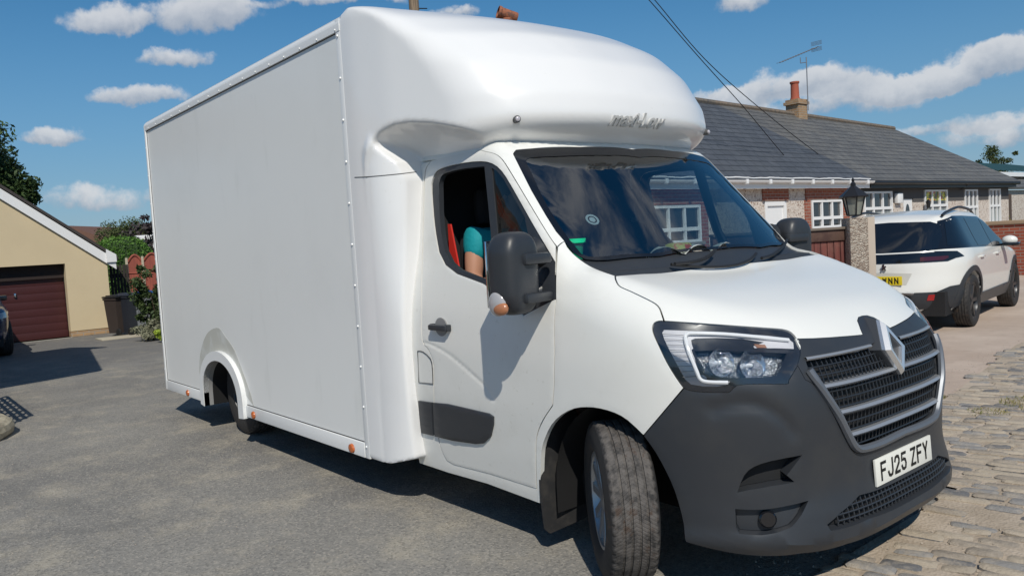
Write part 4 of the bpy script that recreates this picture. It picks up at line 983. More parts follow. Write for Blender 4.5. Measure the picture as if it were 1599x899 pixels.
# ------------------------------------------------------------ ground
def sheet(name, pts, z, m, nx=1): return struct(MB().add([(x, y, z) for x, y in pts], [tuple(range(len(pts)))]).build(name, m, None, smooth=False, fix=False))
sheet('ground', [(-900, -900), (900, -900), (900, 900), (-900, 900)], -.012, mat('rough_grass_ground', (.06, .07, .03), .95, var=[(.05, (.10, .09, .05), .8, .4, .7)]))
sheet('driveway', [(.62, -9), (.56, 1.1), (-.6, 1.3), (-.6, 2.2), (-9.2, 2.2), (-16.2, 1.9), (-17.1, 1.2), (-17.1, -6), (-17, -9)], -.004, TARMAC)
sheet('concrete_forecourt', [(-.15, 1.2), (-.42, 3.6), (-.9, 6.5), (-1.0, 9), (-1.3, 30), (-7.6, 30), (-7.6, 2.21), (-.6, 2.19)], 0., CONC)
sheet('lane_bed', [(9, -9), (9, 60), (-1.4, 60), (-1.3, 30), (-1.0, 9), (-.9, 6.5), (-.42, 3.6), (-.15, 1.2), (.56, 1.12), (.62, -9)], .012, JOINT)
r_ = np.random.default_rng(11); V = []; F = []
def laneleft(y): return np.interp(y, [-9, 1.0, 1.3, 3.6, 6.5, 9], [.60, .55, -.10, -.42, -.9, -1.0])
y = -1.6
while y < 15:
    rowh = r_.uniform(.072, .092); x = laneleft(y)+r_.uniform(-.05, .22)
    xe = 4.6 if y > 1 else 2.6
    while x < xe:
        L = r_.uniform(.13, .23)*(1.15 if r_.random() < .2 else 1); edge = x < laneleft(y)+.25
        miss = r_.random() < (.10 if not edge else .35) or (2.6 < y < 4.6 and .1 < x < 1.1 and r_.random() < .35)
        if not miss:
            g = .006; yo = y+.19*(x-.8)+r_.normal(0, .004); zt = .023+r_.uniform(-.006, .006); th_ = .19+r_.normal(0, .03); c_, s_ = math.cos(th_), math.sin(th_)
            hx, hy = L/2-g, rowh/2-g*.8; o = len(V); t1, t2 = r_.normal(0, .006, 2)
            ring = []
            for (fx, fy) in ((-1, -.6), (-.85, -1), (-.3, -1.03), (.3, -.97), (.85, -1), (1, -.6), (1, .6), (.85, 1), (.3, 1.03), (-.3, .97), (-.85, 1), (-1, .6)):
                ring.append((fx*hx*(1+r_.normal(0, .03)), fy*hy*(1+r_.normal(0, .05))))
            for sc_, dz in ((1.0, -.03), (1.0, -.008), (.84, 0)):
                for (a, b_) in ring:
                    a2, b2 = a*(sc_ if sc_ == 1 else 1-.014/hx), b_*(sc_ if sc_ == 1 else 1-.014/hy)
                    V.append((x+L/2+a2*c_-b2*s_, yo+a2*s_+b2*c_, zt+dz+t1*a2/hx*.5+t2*b2/hy*.3))
            k = 12
            for rr in range(2):
                for i in range(k): F.append((o+rr*k+i, o+rr*k+(i+1) % k, o+rr*k+k+(i+1) % k, o+rr*k+k+i))
            F.append(tuple(o+2*k+i for i in range(k)))
        x += L
    y += rowh
me = mesh_from(V, F, True, 40); so_ = link('cobbled_lane', me, SETT, None); struct(so_)
# grit and small weeds between the setts
V = []; F = []
for i in range(5200):
    x = r_.uniform(-1.0, 4.2); y = r_.uniform(-.6, 9)
    if x < laneleft(y)-.25: continue
    s_ = r_.uniform(.002, .007); o = len(V); a = r_.uniform(0, 6.28)
    zb = .019
    V += [(x+s_*math.cos(a+k*2.09), y+s_*math.sin(a+k*2.09), zb-.004) for k in range(3)]+[(x, y, zb+s_*.8)]; F += [(o, o+1, o+3), (o+1, o+2, o+3), (o+2, o, o+3)]
for i in range(1500):
    x = r_.uniform(-7, .5); y = r_.uniform(-3.6, -1.0); s_ = r_.uniform(.0015, .0045); o = len(V); a = r_.uniform(0, 6.28)
    V += [(x+s_*math.cos(a+k*2.09), y+s_*math.sin(a+k*2.09), -.004) for k in range(3)]+[(x, y, s_*.8-.003)]; F += [(o, o+1, o+3), (o+1, o+2, o+3), (o+2, o, o+3)]
g_ = link('gravel', mesh_from(V, F, False), mat('grit', (.42, .36, .29), .9, var=[(3, (.25, .21, .17), .7, .4, .6)])); g_['kind'] = 'stuff'
def blades(name, spots, m, n_, h0, h1, wd=.004, spread=.12, rad=None):
    V = []; F = []
    for (x, y, R_, k) in spots:
        for i in range(k):
            a = r_.uniform(0, 6.28); d = R_*math.sqrt(r_.random()); px, py = x+d*math.cos(a), y+d*math.sin(a); h_ = r_.uniform(h0, h1); b_ = r_.uniform(0, 6.28); l_ = r_.uniform(.2, 1.)*h_*.7; c_ = r_.uniform(0, 6.28)
            o = len(V); wx, wy = wd*math.cos(b_), wd*math.sin(b_)
            V += [(px-wx, py-wy, 0), (px+wx, py+wy, 0), (px+l_*.4*math.cos(c_)+wx*.7, py+l_*.4*math.sin(c_)+wy*.7, h_*.6), (px+l_*math.cos(c_), py+l_*math.sin(c_), h_)]
            F += [(o, o+1, o+2), (o, o+2, o+3)]
    o = link(name, mesh_from(V, F, False), m); o['kind'] = 'stuff'; return o
WEED = mat('weed_green', (.16, .17, .05), .8, var=[(5, (.30, .26, .12), .9, .4, .6)])
blades('weeds', [(.25, 3.5, .28, 900), (.05, 3.0, .15, 300), (1.3, 1.0, .12, 240), (1.55, 1.35, .10, 160), (.95, 1.6, .07, 90), (1.15, 2.1, .06, 70), (.7, 4.3, .3, 500), (-.45, 3.4, .05, 60), (2.0, .6, .12, 160)], WEED, 0, .012, .05, .0035)

# ------------------------------------------------------------ foliage
def leafmat(name, c1, c2, c3=None):
    m = bpy.data.materials.new(name); m.use_nodes = True; nt = m.node_tree; nn = N(nt); b = nt.nodes['Principled BSDF']
    rv = nn.new('ShaderNodeNewGeometry').outputs['Random Per Island']; o = nn.new('ShaderNodeTexCoord').outputs['Object']
    c = nn.mix(rv, c1, c2); c = nn.mix(nn.m('MULTIPLY', nn.step(nn.noise(o, 1.1, 4, .6), .45, .65), .6), c, c3 or c2)
    nt.links.new(c, b.inputs['Base Color']); b.inputs['Roughness'].default_value = .6; b.inputs['Specular IOR Level'].default_value = .25
    return m
def leaves(pts, size, rnd, flat=.35):
    V = []; F = []
    for p in pts:
        d = rnd.normal(size=3); d /= np.linalg.norm(d); e = np.cross(d, rnd.normal(size=3)); e /= np.linalg.norm(e); s = size*rnd.uniform(.6, 1.3); o = len(V)
        V += [p-d*s, p+e*s*.45, p+d*s, p-e*s*.45]; F.append((o, o+1, o+2, o+3))
    return V, F
def clump_crown(center, radii, n_clump, per, size, rnd, cl=.28, shell=.55, zflat=1.):
    """foliage made of leaf clumps spread through an uneven crown"""
    pts = []; center = np.array(center); radii = np.array(radii)
    for _ in range(n_clump):
        d = rnd.normal(size=3); d /= np.linalg.norm(d); r = rnd.uniform(shell, 1.0)*(1+.12*math.sin(5*d[0]+3*d[2])*math.cos(4*d[1]+1.3))
        c = center+d*radii*r; cr = cl*rnd.uniform(.5, 1.25)*radii.mean()
        q = rnd.normal(size=(per, 3)); q /= np.linalg.norm(q, axis=1, keepdims=True); q *= (rnd.random(per)**.45)[:, None]*cr; q[:, 2] *= .75
        pts.append(c+q)
    return np.concatenate(pts)
BARK = mat('bark', (.10, .075, .05), .9, bump=(14, .8, .03))
def tree(name, label, cat, loc, h, crown_r, crown_z, n_c, per, size, m, seed, trunk=.18, group=None, cl=.28, shell=.5):
    rnd = np.random.default_rng(seed); e = empty(name, label, cat, loc, 0, group); b = MB()
    b.tube([(0, 0, 0), (.05, .02, crown_z*.5), (0, .08, crown_z), (.05, 0, crown_z+crown_r[2]*.6)], [trunk, trunk*.8, trunk*.6, trunk*.2], 10)
    for i in range(9):
        a = rnd.uniform(0, 6.28); z0 = crown_z*rnd.uniform(.55, 1.05); k = rnd.uniform(.5, .9)
        b.tube([(0, 0, z0), (crown_r[0]*.35*k*math.cos(a), crown_r[1]*.35*k*math.sin(a), z0+crown_r[2]*.3), (crown_r[0]*k*math.cos(a), crown_r[1]*k*math.sin(a), z0+crown_r[2]*.55)], [trunk*.4, trunk*.25, trunk*.07], 6)
    b.build('trunk', BARK, e)
    P = clump_crown((0, 0, crown_z+crown_r[2]*.25), crown_r, n_c, per, size, rnd, cl, shell); V, F = leaves(P, size, rnd); link('crown', mesh_from(V, F, False), m, e); return e
L_DARK = leafmat('dark_leaves', (.022, .042, .014), (.05, .085, .026), (.07, .12, .035)); L_MID = leafmat('mid_leaves', (.04, .06, .02), (.09, .12, .04), (.12, .13, .05)); L_HEDGE = leafmat('hedge_leaves', (.05, .13, .018), (.10, .21, .035), (.12, .23, .045))
L_PURP = leafmat('purple_leaves', (.035, .025, .03), (.06, .05, .05)); L_FERN = leafmat('shrub_leaves', (.03, .055, .02), (.07, .10, .035), (.10, .12, .06)); L_GREY = leafmat('grey_green_leaves', (.16, .17, .11), (.26, .26, .18)); L_LIME = leafmat('lime_leaves', (.20, .30, .03), (.32, .40, .05))
def gp(px, d):   # ground point below pixel column px (at horizon) at distance d
    hy = 377.4-.0598*(px-799.5); v = ray(px, hy); v = v/np.linalg.norm(v[:2]); return CAM[0]+v[0]*d, CAM[1]+v[1]*d
def zat(px, py, d): v = ray(px, py); v = v/np.linalg.norm(v[:2]); return CAM[2]+v[2]*d
x, y = gp(-34, 34); tree('broadleaf_tree', 'tall dark green broadleaf tree rising behind the cream garage', 'tree', (x, y, 0), 8, (2.0, 2.0, 2.5), 4.2, 150, 330, .085, L_DARK, 3, .25, cl=.26, shell=.35)
x, y = gp(212, 46); tree('garden_tree', 'loose light green tree beyond the trimmed hedge and left of the van', 'tree', (x, y, 0), 5, (1.9, 1.9, 1.7), 2.0, 80, 200, .06, L_MID, 5, .15, cl=.26)
x, y = gp(1553, 75); tree('distant_tree', 'small green tree top showing above the dark green far roof', 'tree', (x, y, 0), 6, (1.6, 1.6, 1.6), 4.9, 34, 110, .09, L_MID, 9, .2)
x, y = gp(236, 27); tree('plum_tree', 'thin dark purple-leaved tree beside the white far building', 'tree', (x, y, 0), 4, (.75, .75, .95), 1.9, 40, 60, .07, L_PURP, 12, .06)
# trimmed hedge with a rounded top
rnd = np.random.default_rng(21); x, y = gp(192, 24.5); he = empty('trimmed_hedge', 'bright green trimmed hedge with a rounded top behind the wheelie bins', 'hedge', (x, y, 0))
def Fh(P): return ((np.abs(P[..., 0])/.95)**3+(np.abs(P[..., 1])/.75)**3+(np.abs(P[..., 2]-.9)/1.32)**3)**(1/3)-1
V, F = nets(Fh, (-1.2, -1, 0.02), (1.2, 1, 2.4), .08); MB().add([tuple(v) for v in V], [tuple(f) for f in F]).build('inner_growth', mat('hedge_core', (.02, .045, .01), .9), he)
q = np.array(V)[rnd.integers(0, len(V), 15000)]+rnd.normal(0, .035, (15000, 3)); V, F = leaves(q, .04, rnd); link('crown', mesh_from(V, F, False), L_HEDGE, he)
# shrubs by the rear of the van
def shrub(name, label, loc, r, n_c, per, size, m, seed, cl=.3, zc=None):
    rnd = np.random.default_rng(seed); e = empty(name, label, 'plant', loc); zc = zc or r[2]*.9; b = MB()
    for i in range(7):
        a = rnd.uniform(0, 6.28); b.tube([(0, 0, 0), (.3*r[0]*math.cos(a), .3*r[1]*math.sin(a), zc*.6), (.8*r[0]*math.cos(a), .8*r[1]*math.sin(a), zc*1.3)], [.015, .01, .004], 5)
    b.build('stem', BARK, e); P = clump_crown((0, 0, zc), r, n_c, per, size, rnd, cl, .2); P = P[P[:, 2] > .01]; V, F = leaves(P, size, rnd); link('foliage', mesh_from(V, F, False), m, e)
p = on_z(250, 528, 0); shrub('garden_shrub', 'tall dark feathery shrub at the rear corner of the van', (p[0], p[1], 0), (.44, .44, .66), 60, 90, .045, L_FERN, 31, .3, .80)
p = on_z(240, 531, 0); shrub('low_shrub', 'low grey-green plant below the feathery shrub', (p[0], p[1], 0), (.33, .33, .22), 40, 70, .03, L_GREY, 32, .35)
p = on_z(252, 534, 0); shrub('lime_plant', 'small lime green plant beside the grey-green one', (p[0]+.05, p[1]+.02, 0), (.16, .16, .13), 14, 60, .035, L_LIME, 33, .4)
# ------------------------------------------------------------ garage
gx = -17.0; ga = empty('garage', 'cream rendered garage with maroon up-and-over door and white bargeboard', 'garage', (0, 0, 0))
CREAM = mat('cream_render', (.63, .52, .34), .9, bump=(60, .25, .004), var=[(.8, (.56, .46, .30), .5, .4, .7)])
yr, yl, zr, sl_ = .93, -4.6, 1.74, .765; ya = (yr+yl)/2; za = zr+(yr-ya)*sl_
b = MB(); ye, ze = .10, 1.60
w = [(yr, .13), (yr, zr), (ya, za), (yl, zr), (yl, .13), (-3.6, .13), (-3.6, ze), (ye, ze), (ye, .13)]
b.prism(w, gx-.22, gx, 'x'); b.box((gx-6, yr-.2, .13), (gx-.22, yr, zr)).box((gx-6, yl, .13), (gx-.22, yl+.2, zr)); b.build('wall', CREAM, ga, sharp=20)
b = MB(); b.box((gx-.22, ye, 0), (gx-.012, yr-.01, .13)).box((gx-6, yr-.2, 0), (gx-.22, yr-.012, .13)); b.build('brick_plinth', BUFF, ga); b = MB(); b.box((gx-.22, yl, 0), (gx-.012, -3.6, .13)); b.build('brick_plinth', BUFF, ga)
b = MB(); b.box((gx-.32, -3.6, 0), (gx-.29, ye, ze+.1))
MAR = mat('maroon_door', (.062, .015, .016), .5, var=[(1.2, (.05, .013, .014), .6, .4, .7)]); dd = b.build('garage_door', MAR, ga)
b = MB()
for i in range(9): z0 = .02+i*.165; b.box((gx-.289, -3.6, z0-.012), (gx-.275, ye, z0+.150), .003)
b.build('door_boards', MAR, dd)
b = MB(); b.box((gx-.27, -3.6, 1.30), (gx-.20, ye, 1.60)); b.build('header_shade_board', mat('header_shade_brown', (.022, .012, .010), .7), dd)  # dark board puts the shade strip under the lintel into colour
b = MB(); b.box((gx-.275, -.86, .95), (gx-.23, -.82, 1.03), .008); b.build('handle', CHROME, dd)
b = MB(); dz = .21
for sg, y0, y1 in ((1, yr+.17, ya), (-1, yl-.17, ya)):
    z0 = za-abs(y0-ya)*sl_; b.prism([(y0, z0-.20), (y0, z0+.02), (ya, za+.03), (ya, za-.19)][::sg], gx+.003, gx+.06, 'x')
b.prism([(yr+.18, zr-.165), (yr+.18, zr-.0), (yr-.02, zr+.13), (yr-.02, zr-.165)], gx+.004, gx+.10, 'x'); b.build('bargeboard', UPVC, ga, sharp=20)
b = MB()
for sg, y0 in ((1, yr+.22), (-1, yl-.22)):
    z0 = za-abs(y0-ya)*sl_+.05; b.prism([(y0, z0), (y0, z0+.07), (ya, za+.12), (ya, za+.05)][::sg], gx-6.1, gx+.09, 'x')
b.build('roof', mat('brown_tile', (.05, .042, .04), .8, bump=(20, .5, .02)), ga, sharp=20)
struct(MB().add([(gx+.0, -3.8, .002), (gx+.12, -3.8, .002), (gx+.12, ye, .002), (gx+.0, ye, .002)], [(0, 1, 2, 3)]).build('door_threshold', mat('pale_concrete', (.5, .48, .44), .9), None))
# ------------------------------------------------------------ bins
def wheelie(name, label, px, py, m, lid, rz, h=.88, w=.40):
    p = on_z(px, py, 0); e = empty(name, label, 'bin', (p[0], p[1], 0), rz, 'wheelie bins beside the garage'); b = MB()
    a, t = w*.40, w*.5; V = [(-a, -a, .06), (a, -a, .06), (a, a, .06), (-a, a, .06), (-t, -t*1.0, h*.93), (t, -t, h*.93), (t, t, h*.93), (-t, t, h*.93)]
    b.add(V, [(3, 2, 1, 0), (0, 1, 5, 4), (1, 2, 6, 5), (2, 3, 7, 6), (3, 0, 4, 7), (4, 5, 6, 7)]); b.box((-t-.015, -t-.015, h*.88), (t+.015, t+.015, h*.93), .01); b.build('bin_body', m, e, sharp=20)
    b = MB(); b.box((-t-.02, -t-.03, h*.935), (t+.05, t+.03, h*.975), .02); b.box((-t+.03, -t+.03, h*.97), (t-.03, t-.03, h), .02); b.build('lid', lid, e)
    for s_ in (-1, 1): b = MB(); b.lathe([(.0001, -.02), (.07, -.02), (.085, -.01), (.085, .01), (.07, .02), (.0001, .02)], (t*.9, s_*t*.85, .085), 'y', 20); b.build('wheel', RUBBER, e)
    b = MB(); b.tube([(-t-.0, -t*.7, h*.86), (-t-.05, -t*.7, h*.9), (-t-.05, t*.7, h*.9), (-t, t*.7, h*.86)], .012, 6); b.build('handle', m, e)
wheelie('wheelie_bin', 'brown wheelie bin with black lid, nearest the garage corner', 190, 523, mat('brown_bin', (.048, .037, .033), .5), BPAINT, math.radians(20), .87, .42)
wheelie('wheelie_bin', 'dark blue-grey wheelie bin between the brown bin and the shrub', 210, 522, mat('slate_bin', (.022, .026, .036), .5), mat('slate_lid', (.035, .042, .06), .45), math.radians(15), .90, .44)
wheelie('wheelie_bin', 'pale grey bin with bright blue lid half hidden by the feathery shrub', 232, 521, mat('pale_bin', (.22, .24, .26), .6), mat('blue_lid', (.02, .09, .30), .45), math.radians(15), .92, .38)
p = on_z(215, 525, 0); MBp = MB(); MBp.box((p[0]-.5, p[1]-.7, -.003), (p[0]+.12, p[1]+.5, .02), .005); struct(MBp.build('paving_slab', mat('pale_slab', (.42, .38, .30), .9), None))
# red arched fence panels and dark gate behind the bins
def fence_panel(name, label, pxa, pxb, d, ztop, m, group):
    a = gp(pxa, d); b_ = gp(pxb, d); e = empty(name, label, 'fence', (a[0], a[1], 0), math.atan2(b_[1]-a[1], b_[0]-a[0]), group); L = math.hypot(b_[0]-a[0], b_[1]-a[1]); b = MB()
    pr = [(0, .1), (0, ztop-.16)]+[(L*t, ztop-.16+.16*math.sin(math.pi*t)) for t in np.linspace(.05, .95, 12)]+[(L, ztop-.16), (L, .1)]
    b.prism([(u, v) for u, v in pr], -.015, .015, 'y'); b.build('panel', m, e, sharp=20)
    b = MB(); cap = [(L*t, -.02, ztop-.16+.17*math.sin(math.pi*t)) for t in np.linspace(0, 1, 14)]; b.tube(cap, .03, 6); b.tube([(0, -.02, ztop-.45), (L, -.02, ztop-.45)], .02, 4); b.build('capping', m, e)
    b = MB(); b.box((-.06, -.05, 0), (-.0, .05, ztop-.05), .008); b.build('post', mat('concrete_post', (.42, .37, .28), .9), e)
REDW = mat('red_stained_wood', (.34, .085, .055), .75, var=[(18, (.22, .055, .04), .7, .4, .6, (1, 1, .1))])
fence_panel('arched_fence_panel', 'red arched fence panel with dark gap below, next to the concrete post', 200, 222, 22.5, 1.72, REDW, 'red arched fence panels')
fence_panel('arched_fence_panel', 'red arched fence panel running behind the shrub and the van', 225, 250, 22.5, 1.74, REDW, 'red arched fence panels')
a = gp(170, 20.5); b_ = gp(200, 20.5); e = empty('side_gate', 'dark brown timber gate between garage corner and red fence', 'gate', (a[0], a[1], 0), math.atan2(b_[1]-a[1], b_[0]-a[0])); L = math.hypot(b_[0]-a[0], b_[1]-a[1]); b = MB()
for i in range(6): b.box((L*i/6+.005, -.02, .05), (L*(i+1)/6-.005, .02, 1.5), .004)
b.build('boards', mat('dark_timber', (.022, .016, .014), .8), e); b = MB(); b.box((0, .02, .3), (L, .05, .4)).box((0, .02, 1.2), (L, .05, 1.3)); b.build('rail', mat('dark_timber_rail', (.03, .02, .017), .8), e)
# far house and white flat-roofed building on the left
a = gp(165, 62); hb = empty('distant_house', 'distant house with a brown tiled roof beyond the garage', 'house', (a[0], a[1], 0), math.radians(50)); zt = zat(165, 354, 62)
b = MB(); b.box((-3.3, -4, 0), (3.3, 4, zt-1.4)); b.build('wall', BUFF, hb); b = MB(); b.prism([(-3.8, zt-1.5), (0, zt), (3.8, zt-1.5)], -4.4, 4.4, 'y'); b.build('roof', mat('brown_roof_tiles', (.16, .08, .055), .85, bump=(9, .6, .03)), hb, sharp=20)
b = MB(); b.box((3.31, -1, 1.2), (3.34, 1, 2.4)); b.build('window', PANE, hb)
a = gp(236, 40); hb = empty('flat_roofed_building', 'white flat-roofed building glimpsed beside the rear edge of the van', 'building', (a[0], a[1], 0), YAW-math.pi/2); zt = zat(228, 367, 40)
b = MB(); b.box((-.55, 0, 0), (3, 3, zt-.22)); b.build('wall', mat('white_render', (.62, .62, .62), .8), hb); b = MB(); b.box((-.7, -.15, zt-.2), (3.1, 3.1, zt), .02); b.build('roof', UPVC, hb); b = MB(); b.box((.1, -.02, zt-1.3), (.9, -.005, zt-.6)); b.build('window', PANE, hb)
# ------------------------------------------------------------ bungalows
fx = -8.2
def window(parent, y0, y1, z0, z1, cols, split, top_dark=True, m_low=None, fr=.055):
    f = MB(); e = .045
    f.box((fx-.05, y0, z0), (fx+e, y0+fr, z1)).box((fx-.05, y1-fr, z0), (fx+e, y1, z1)).box((fx-.05, y0+fr, z0), (fx+e, y1-fr, z0+fr)).box((fx-.05, y0+fr, z1-fr), (fx+e, y1-fr, z1))
    zs = z0+(z1-z0)*split; f.box((fx-.04, y0+fr, zs-fr*.7), (fx+e-.006, y1-fr, zs+fr*.7))
    for i in range(1, cols):
        yc = y0+(y1-y0)*i/cols; f.box((fx-.04, yc-fr*.6, z0+fr), (fx+e-.009, yc+fr*.6, zs-fr*.7)); f.box((fx-.04, yc-fr*.6, zs+fr*.7), (fx+e-.009, yc+fr*.6, z1-fr))
    w = f.build('window', UPVC, parent, smooth=False)
    b = MB(); b.box((fx-.03, y0+fr, zs), (fx-.01, y1-fr, z1-fr)); b.build('upper_pane', PANE, w); b = MB(); b.box((fx-.03, y0+fr, z0+fr), (fx-.01, y1-fr, zs)); b.build('lower_pane', m_low or PANE, w)
    b = MB(); b.box((fx-.02, y0-.06, z0-.06), (fx+.10, y1+.06, z0-.005), .008); b.build('sill', mat('grey_sill', (.30, .27, .24), .8) if m_low is None else UPVC, w)
    return w
def wall_with_holes(y0, y1, z0, z1, holes, m, parent, name='wall'):
    b = MB(); ys = sorted({y0, y1}|{h[0] for h in holes}|{h[1] for h in holes})
    for a, c in zip(ys[:-1], ys[1:]):
        hh = sorted([(h[2], h[3]) for h in holes if h[0] <= a+1e-6 and h[1] >= c-1e-6]); z = z0
        for lo_, hi_ in hh:
            if lo_ > z: b.box((fx-.25, a, z), (fx, c, lo_))
            z = hi_
        if z < z1: b.box((fx-.25, a, z), (fx, c, z1))
    return b.build(name, m, parent, smooth=False)
ridge = lambda y: (-11.2, 5.03-.0215*(y-14.9)); zev = 2.50
b1 = empty('bungalow', 'pebbledashed bungalow with red brick quoins, white gutter and smooth dark slates', 'bungalow', (0, 0, 0))
h1 = [(15.09, 16.62, 1.36, 2.09), (13.05, 13.98, 0, 2.08), (9.0, 10.6, 1.25, 2.05)]
wall_with_holes(4.0, 17.70, 0, 2.5, h1, PEBBLE, b1)
window(b1, 15.10, 16.61, 1.37, 2.08, 3, .36); window(b1, 9.01, 10.59, 1.26, 2.04, 3, .36)
b = MB(); b.box((fx-.06, 13.06, 0), (fx-.02, 13.97, 2.07)); dr = b.build('front_door', UPVC, b1); b = MB(); b.box((fx-.019, 13.06, 0), (fx+.02, 13.16, 2.07)).box((fx-.019, 13.87, 0), (fx+.02, 13.97, 2.07)).box((fx-.019, 13.16, 1.97), (fx+.02, 13.87, 2.07)); b.build('door_frame', UPVC, dr)
for (a, c, z0, z1) in ((12.98, 14.08, 2.09, 2.42), (14.86, 17.15, 2.10, 2.42), (14.80, 15.06, 1.2, 2.09), (16.64, 16.98, 1.2, 2.09), (8.7, 10.9, 2.06, 2.42), (8.75, 8.98, 1.1, 2.05), (10.62, 10.85, 1.1, 2.05)): b = MB(); b.box((fx-.1, a, z0), (fx+.03, c, z1)); b.build('brick_quoin', BRICKP, b1, smooth=False)
b = MB(); b.box((fx-.02, 4, 2.40), (fx+.22, 17.72, 2.43)).box((fx+.20, 4, 2.36), (fx+.235, 17.72, 2.56)); b.build('fascia', UPVC, b1)
V = []; F = []; ys = np.linspace(4, 17.78, 70)
for y_ in ys:
    for k in range(7): a = math.pi*k/6; V.append((fx+.30-.06*math.cos(a), y_, 2.54-.07*math.sin(a)))
for i in range(len(ys)-1):
    for k in range(6): F.append((i*7+k, i*7+k+1, i*7+k+8, i*7+k+7))
b = MB(); b.add(V, F)
for y_ in np.arange(4.5, 17.8, .92): b.box((fx+.235, y_, 2.455), (fx+.372, y_+.07, 2.56), .01)
b.build('gutter', UPVC, b1)
b = MB(); rr = np.random.default_rng(4); V = []; 
for i, y_ in enumerate(np.arange(4.2, 17.75, .12)): V.append((fx+.30, y_, 2.575+.018*abs(math.sin(y_*2.3))+rr.uniform(0, .012)))
b.tube(V, .02, 6); b.build('gutter_guard', UPVC, b1)
def roofquad(parent, name, P, m, th=.08):
    P = [np.array(p, float) for p in P]; nn_ = np.cross(P[1]-P[0], P[2]-P[0]); nn_ /= np.linalg.norm(nn_); nn_ *= np.sign(nn_[2]); k = len(P)
    return MB().add(P+[p-nn_*th for p in P], [tuple(range(k)), tuple(range(2*k-1, k-1, -1))]+[(i, (i+1) % k, k+(i+1) % k, k+i) for i in range(k)]).build(name, m, parent, smooth=False)
xe = fx+.34
R_ = lambda y: (ridge(y)[0], y, ridge(y)[1]); Eq = lambda y: (xe, y, 2.56)
def on_roof(px, py):  # photo pixel -> point on the roof plane
    P0 = np.array(Eq(17.75)); n_ = np.cross(np.array(Eq(12.))-P0, np.array(R_(17.))-P0); d = ray(px, py); return CAM+d*(((P0-CAM)@n_)/(d@n_))
dg_top = on_roof(1128, 172); yd = dg_top[1]
roofquad(b1, 'roof', [Eq(4), Eq(17.75), R_(yd), R_(4)], SLATE1)
roofquad(b1, 'rear_roof', [R_(4), R_(yd), (-14.4, 17.75, 2.5), (-14.4, 4, 2.5)], SLATE1)
b = MB(); b.box((-14, 4, 0), (fx-.26, 4.25, 2.5)); b.build('end_wall', PEBBLE, b1)
b2 = empty('bungalow', 'grey pebbledashed bungalow with black gutter, dark painted band and weathered slates', 'bungalow', (0, 0, 0))
h2 = [(17.79, 19.45, 1.30, 2.29), (20.2, 20.85, .1, 2.06), (21.56, 23.20, 1.30, 2.32), (24.55, 25.60, 1.1, 2.32), (26.6, 27.62, 1.1, 2.33)]
wall_with_holes(17.702, 28.45, 0, 1.95, [(a, c, d, min(e_, 1.95)) for a, c, d, e_ in h2], PEBBLE, b2)
b = MB(); ys = [17.702]+[v for h_ in h2 for v in h_[:2]]+[28.45]
BAND = mat('dark_grey_masonry_paint', (.085, .08, .078), .8, bump=(50, .4, .01))
for i in range(0, len(ys)-1, 2): b.box((fx-.25, ys[i], 1.951), (fx+.004, ys[i+1], 2.47))
for (a, c, d, e_) in h2: b.box((fx-.25, a, e_), (fx+.004, c, 2.47))
b.build('painted_band', BAND, b2, smooth=False)
for i, (a, c, d, e_) in enumerate(h2):
    if i == 1: continue
    w_ = window(b2, a+.01, c-.01, d+.01, e_-.01, 3 if i in (0, 2) else 3, .52, m_low=NET)
    if i == 2:
        b = MB(); 
        for k in range(3): b.box((fx-.008, 21.66+.53*k, 1.98), (fx-.004, 22.10+.53*k, 2.27))
        b.build('stained_glass', mat('stained_glass', (.10, .13, .04), .2, var=[(5, (.62, .55, .02), 1, .47, .53), (7, (.35, .03, .02), 1, .56, .6)]), w_)
b = MB(); b.box((fx-.08, 20.21, .1), (fx-.03, 20.84, 2.05)); dr = b.build('front_door', UPVC, b2); b = MB(); b.lathe([(.0001, 0), (.13, 0), (.13, .01), (.0001, .01)], seg=20, T=Matrix.Translation((fx-.03, 20.52, 1.62)) @ Matrix.Rotation(math.radians(90), 4, 'Y') @ Matrix.Diagonal((2.2, 1, 1, 1))); b.build('door_glazing', PANE, dr)
b = MB(); b.tube([(fx+.30, 17.8, 2.50), (fx+.30, 28.6, 2.50)], .055, 10); b.tube([(fx+.30, 24.15, 2.48), (fx+.06, 24.15, 2.30), (fx+.06, 24.15, .1)], .035, 8); b.build('gutter', BPAINT, b2)
b = MB(); b.box((fx+.005, 17.78, 2.36), (fx+.24, 28.5, 2.50)); b.build('soffit', BPAINT, b2)
yv = 28.72; Rv = R_(26.3)
roofquad(b2, 'roof', [Eq(17.75), Eq(yv), Rv, R_(yd)], SLATE2)
roofquad(b2, 'end_roof', [Eq(yv), Rv, (-14.4, yv, 2.5)], SLATE2)
b = MB(); b.tube([R_(4), R_(yd)], .09, 8); b.build('ridge_tile', mat('ridge_tile_dark', (.09, .085, .08), .8, var=[(8, (.17, .14, .11), .8, .4, .6)]), b1)
b = MB(); b.tube([R_(yd), R_(18), Rv], .09, 8); b.build('ridge_tile', mat('ridge_tile_brown', (.13, .11, .09), .8, var=[(8, (.2, .15, .11), .8, .4, .6)]), b2)
b = MB(); b.box((-14, 28.2, 0), (fx-.26, 28.45, 2.5)); b.build('end_wall', PEBBLE, b2)
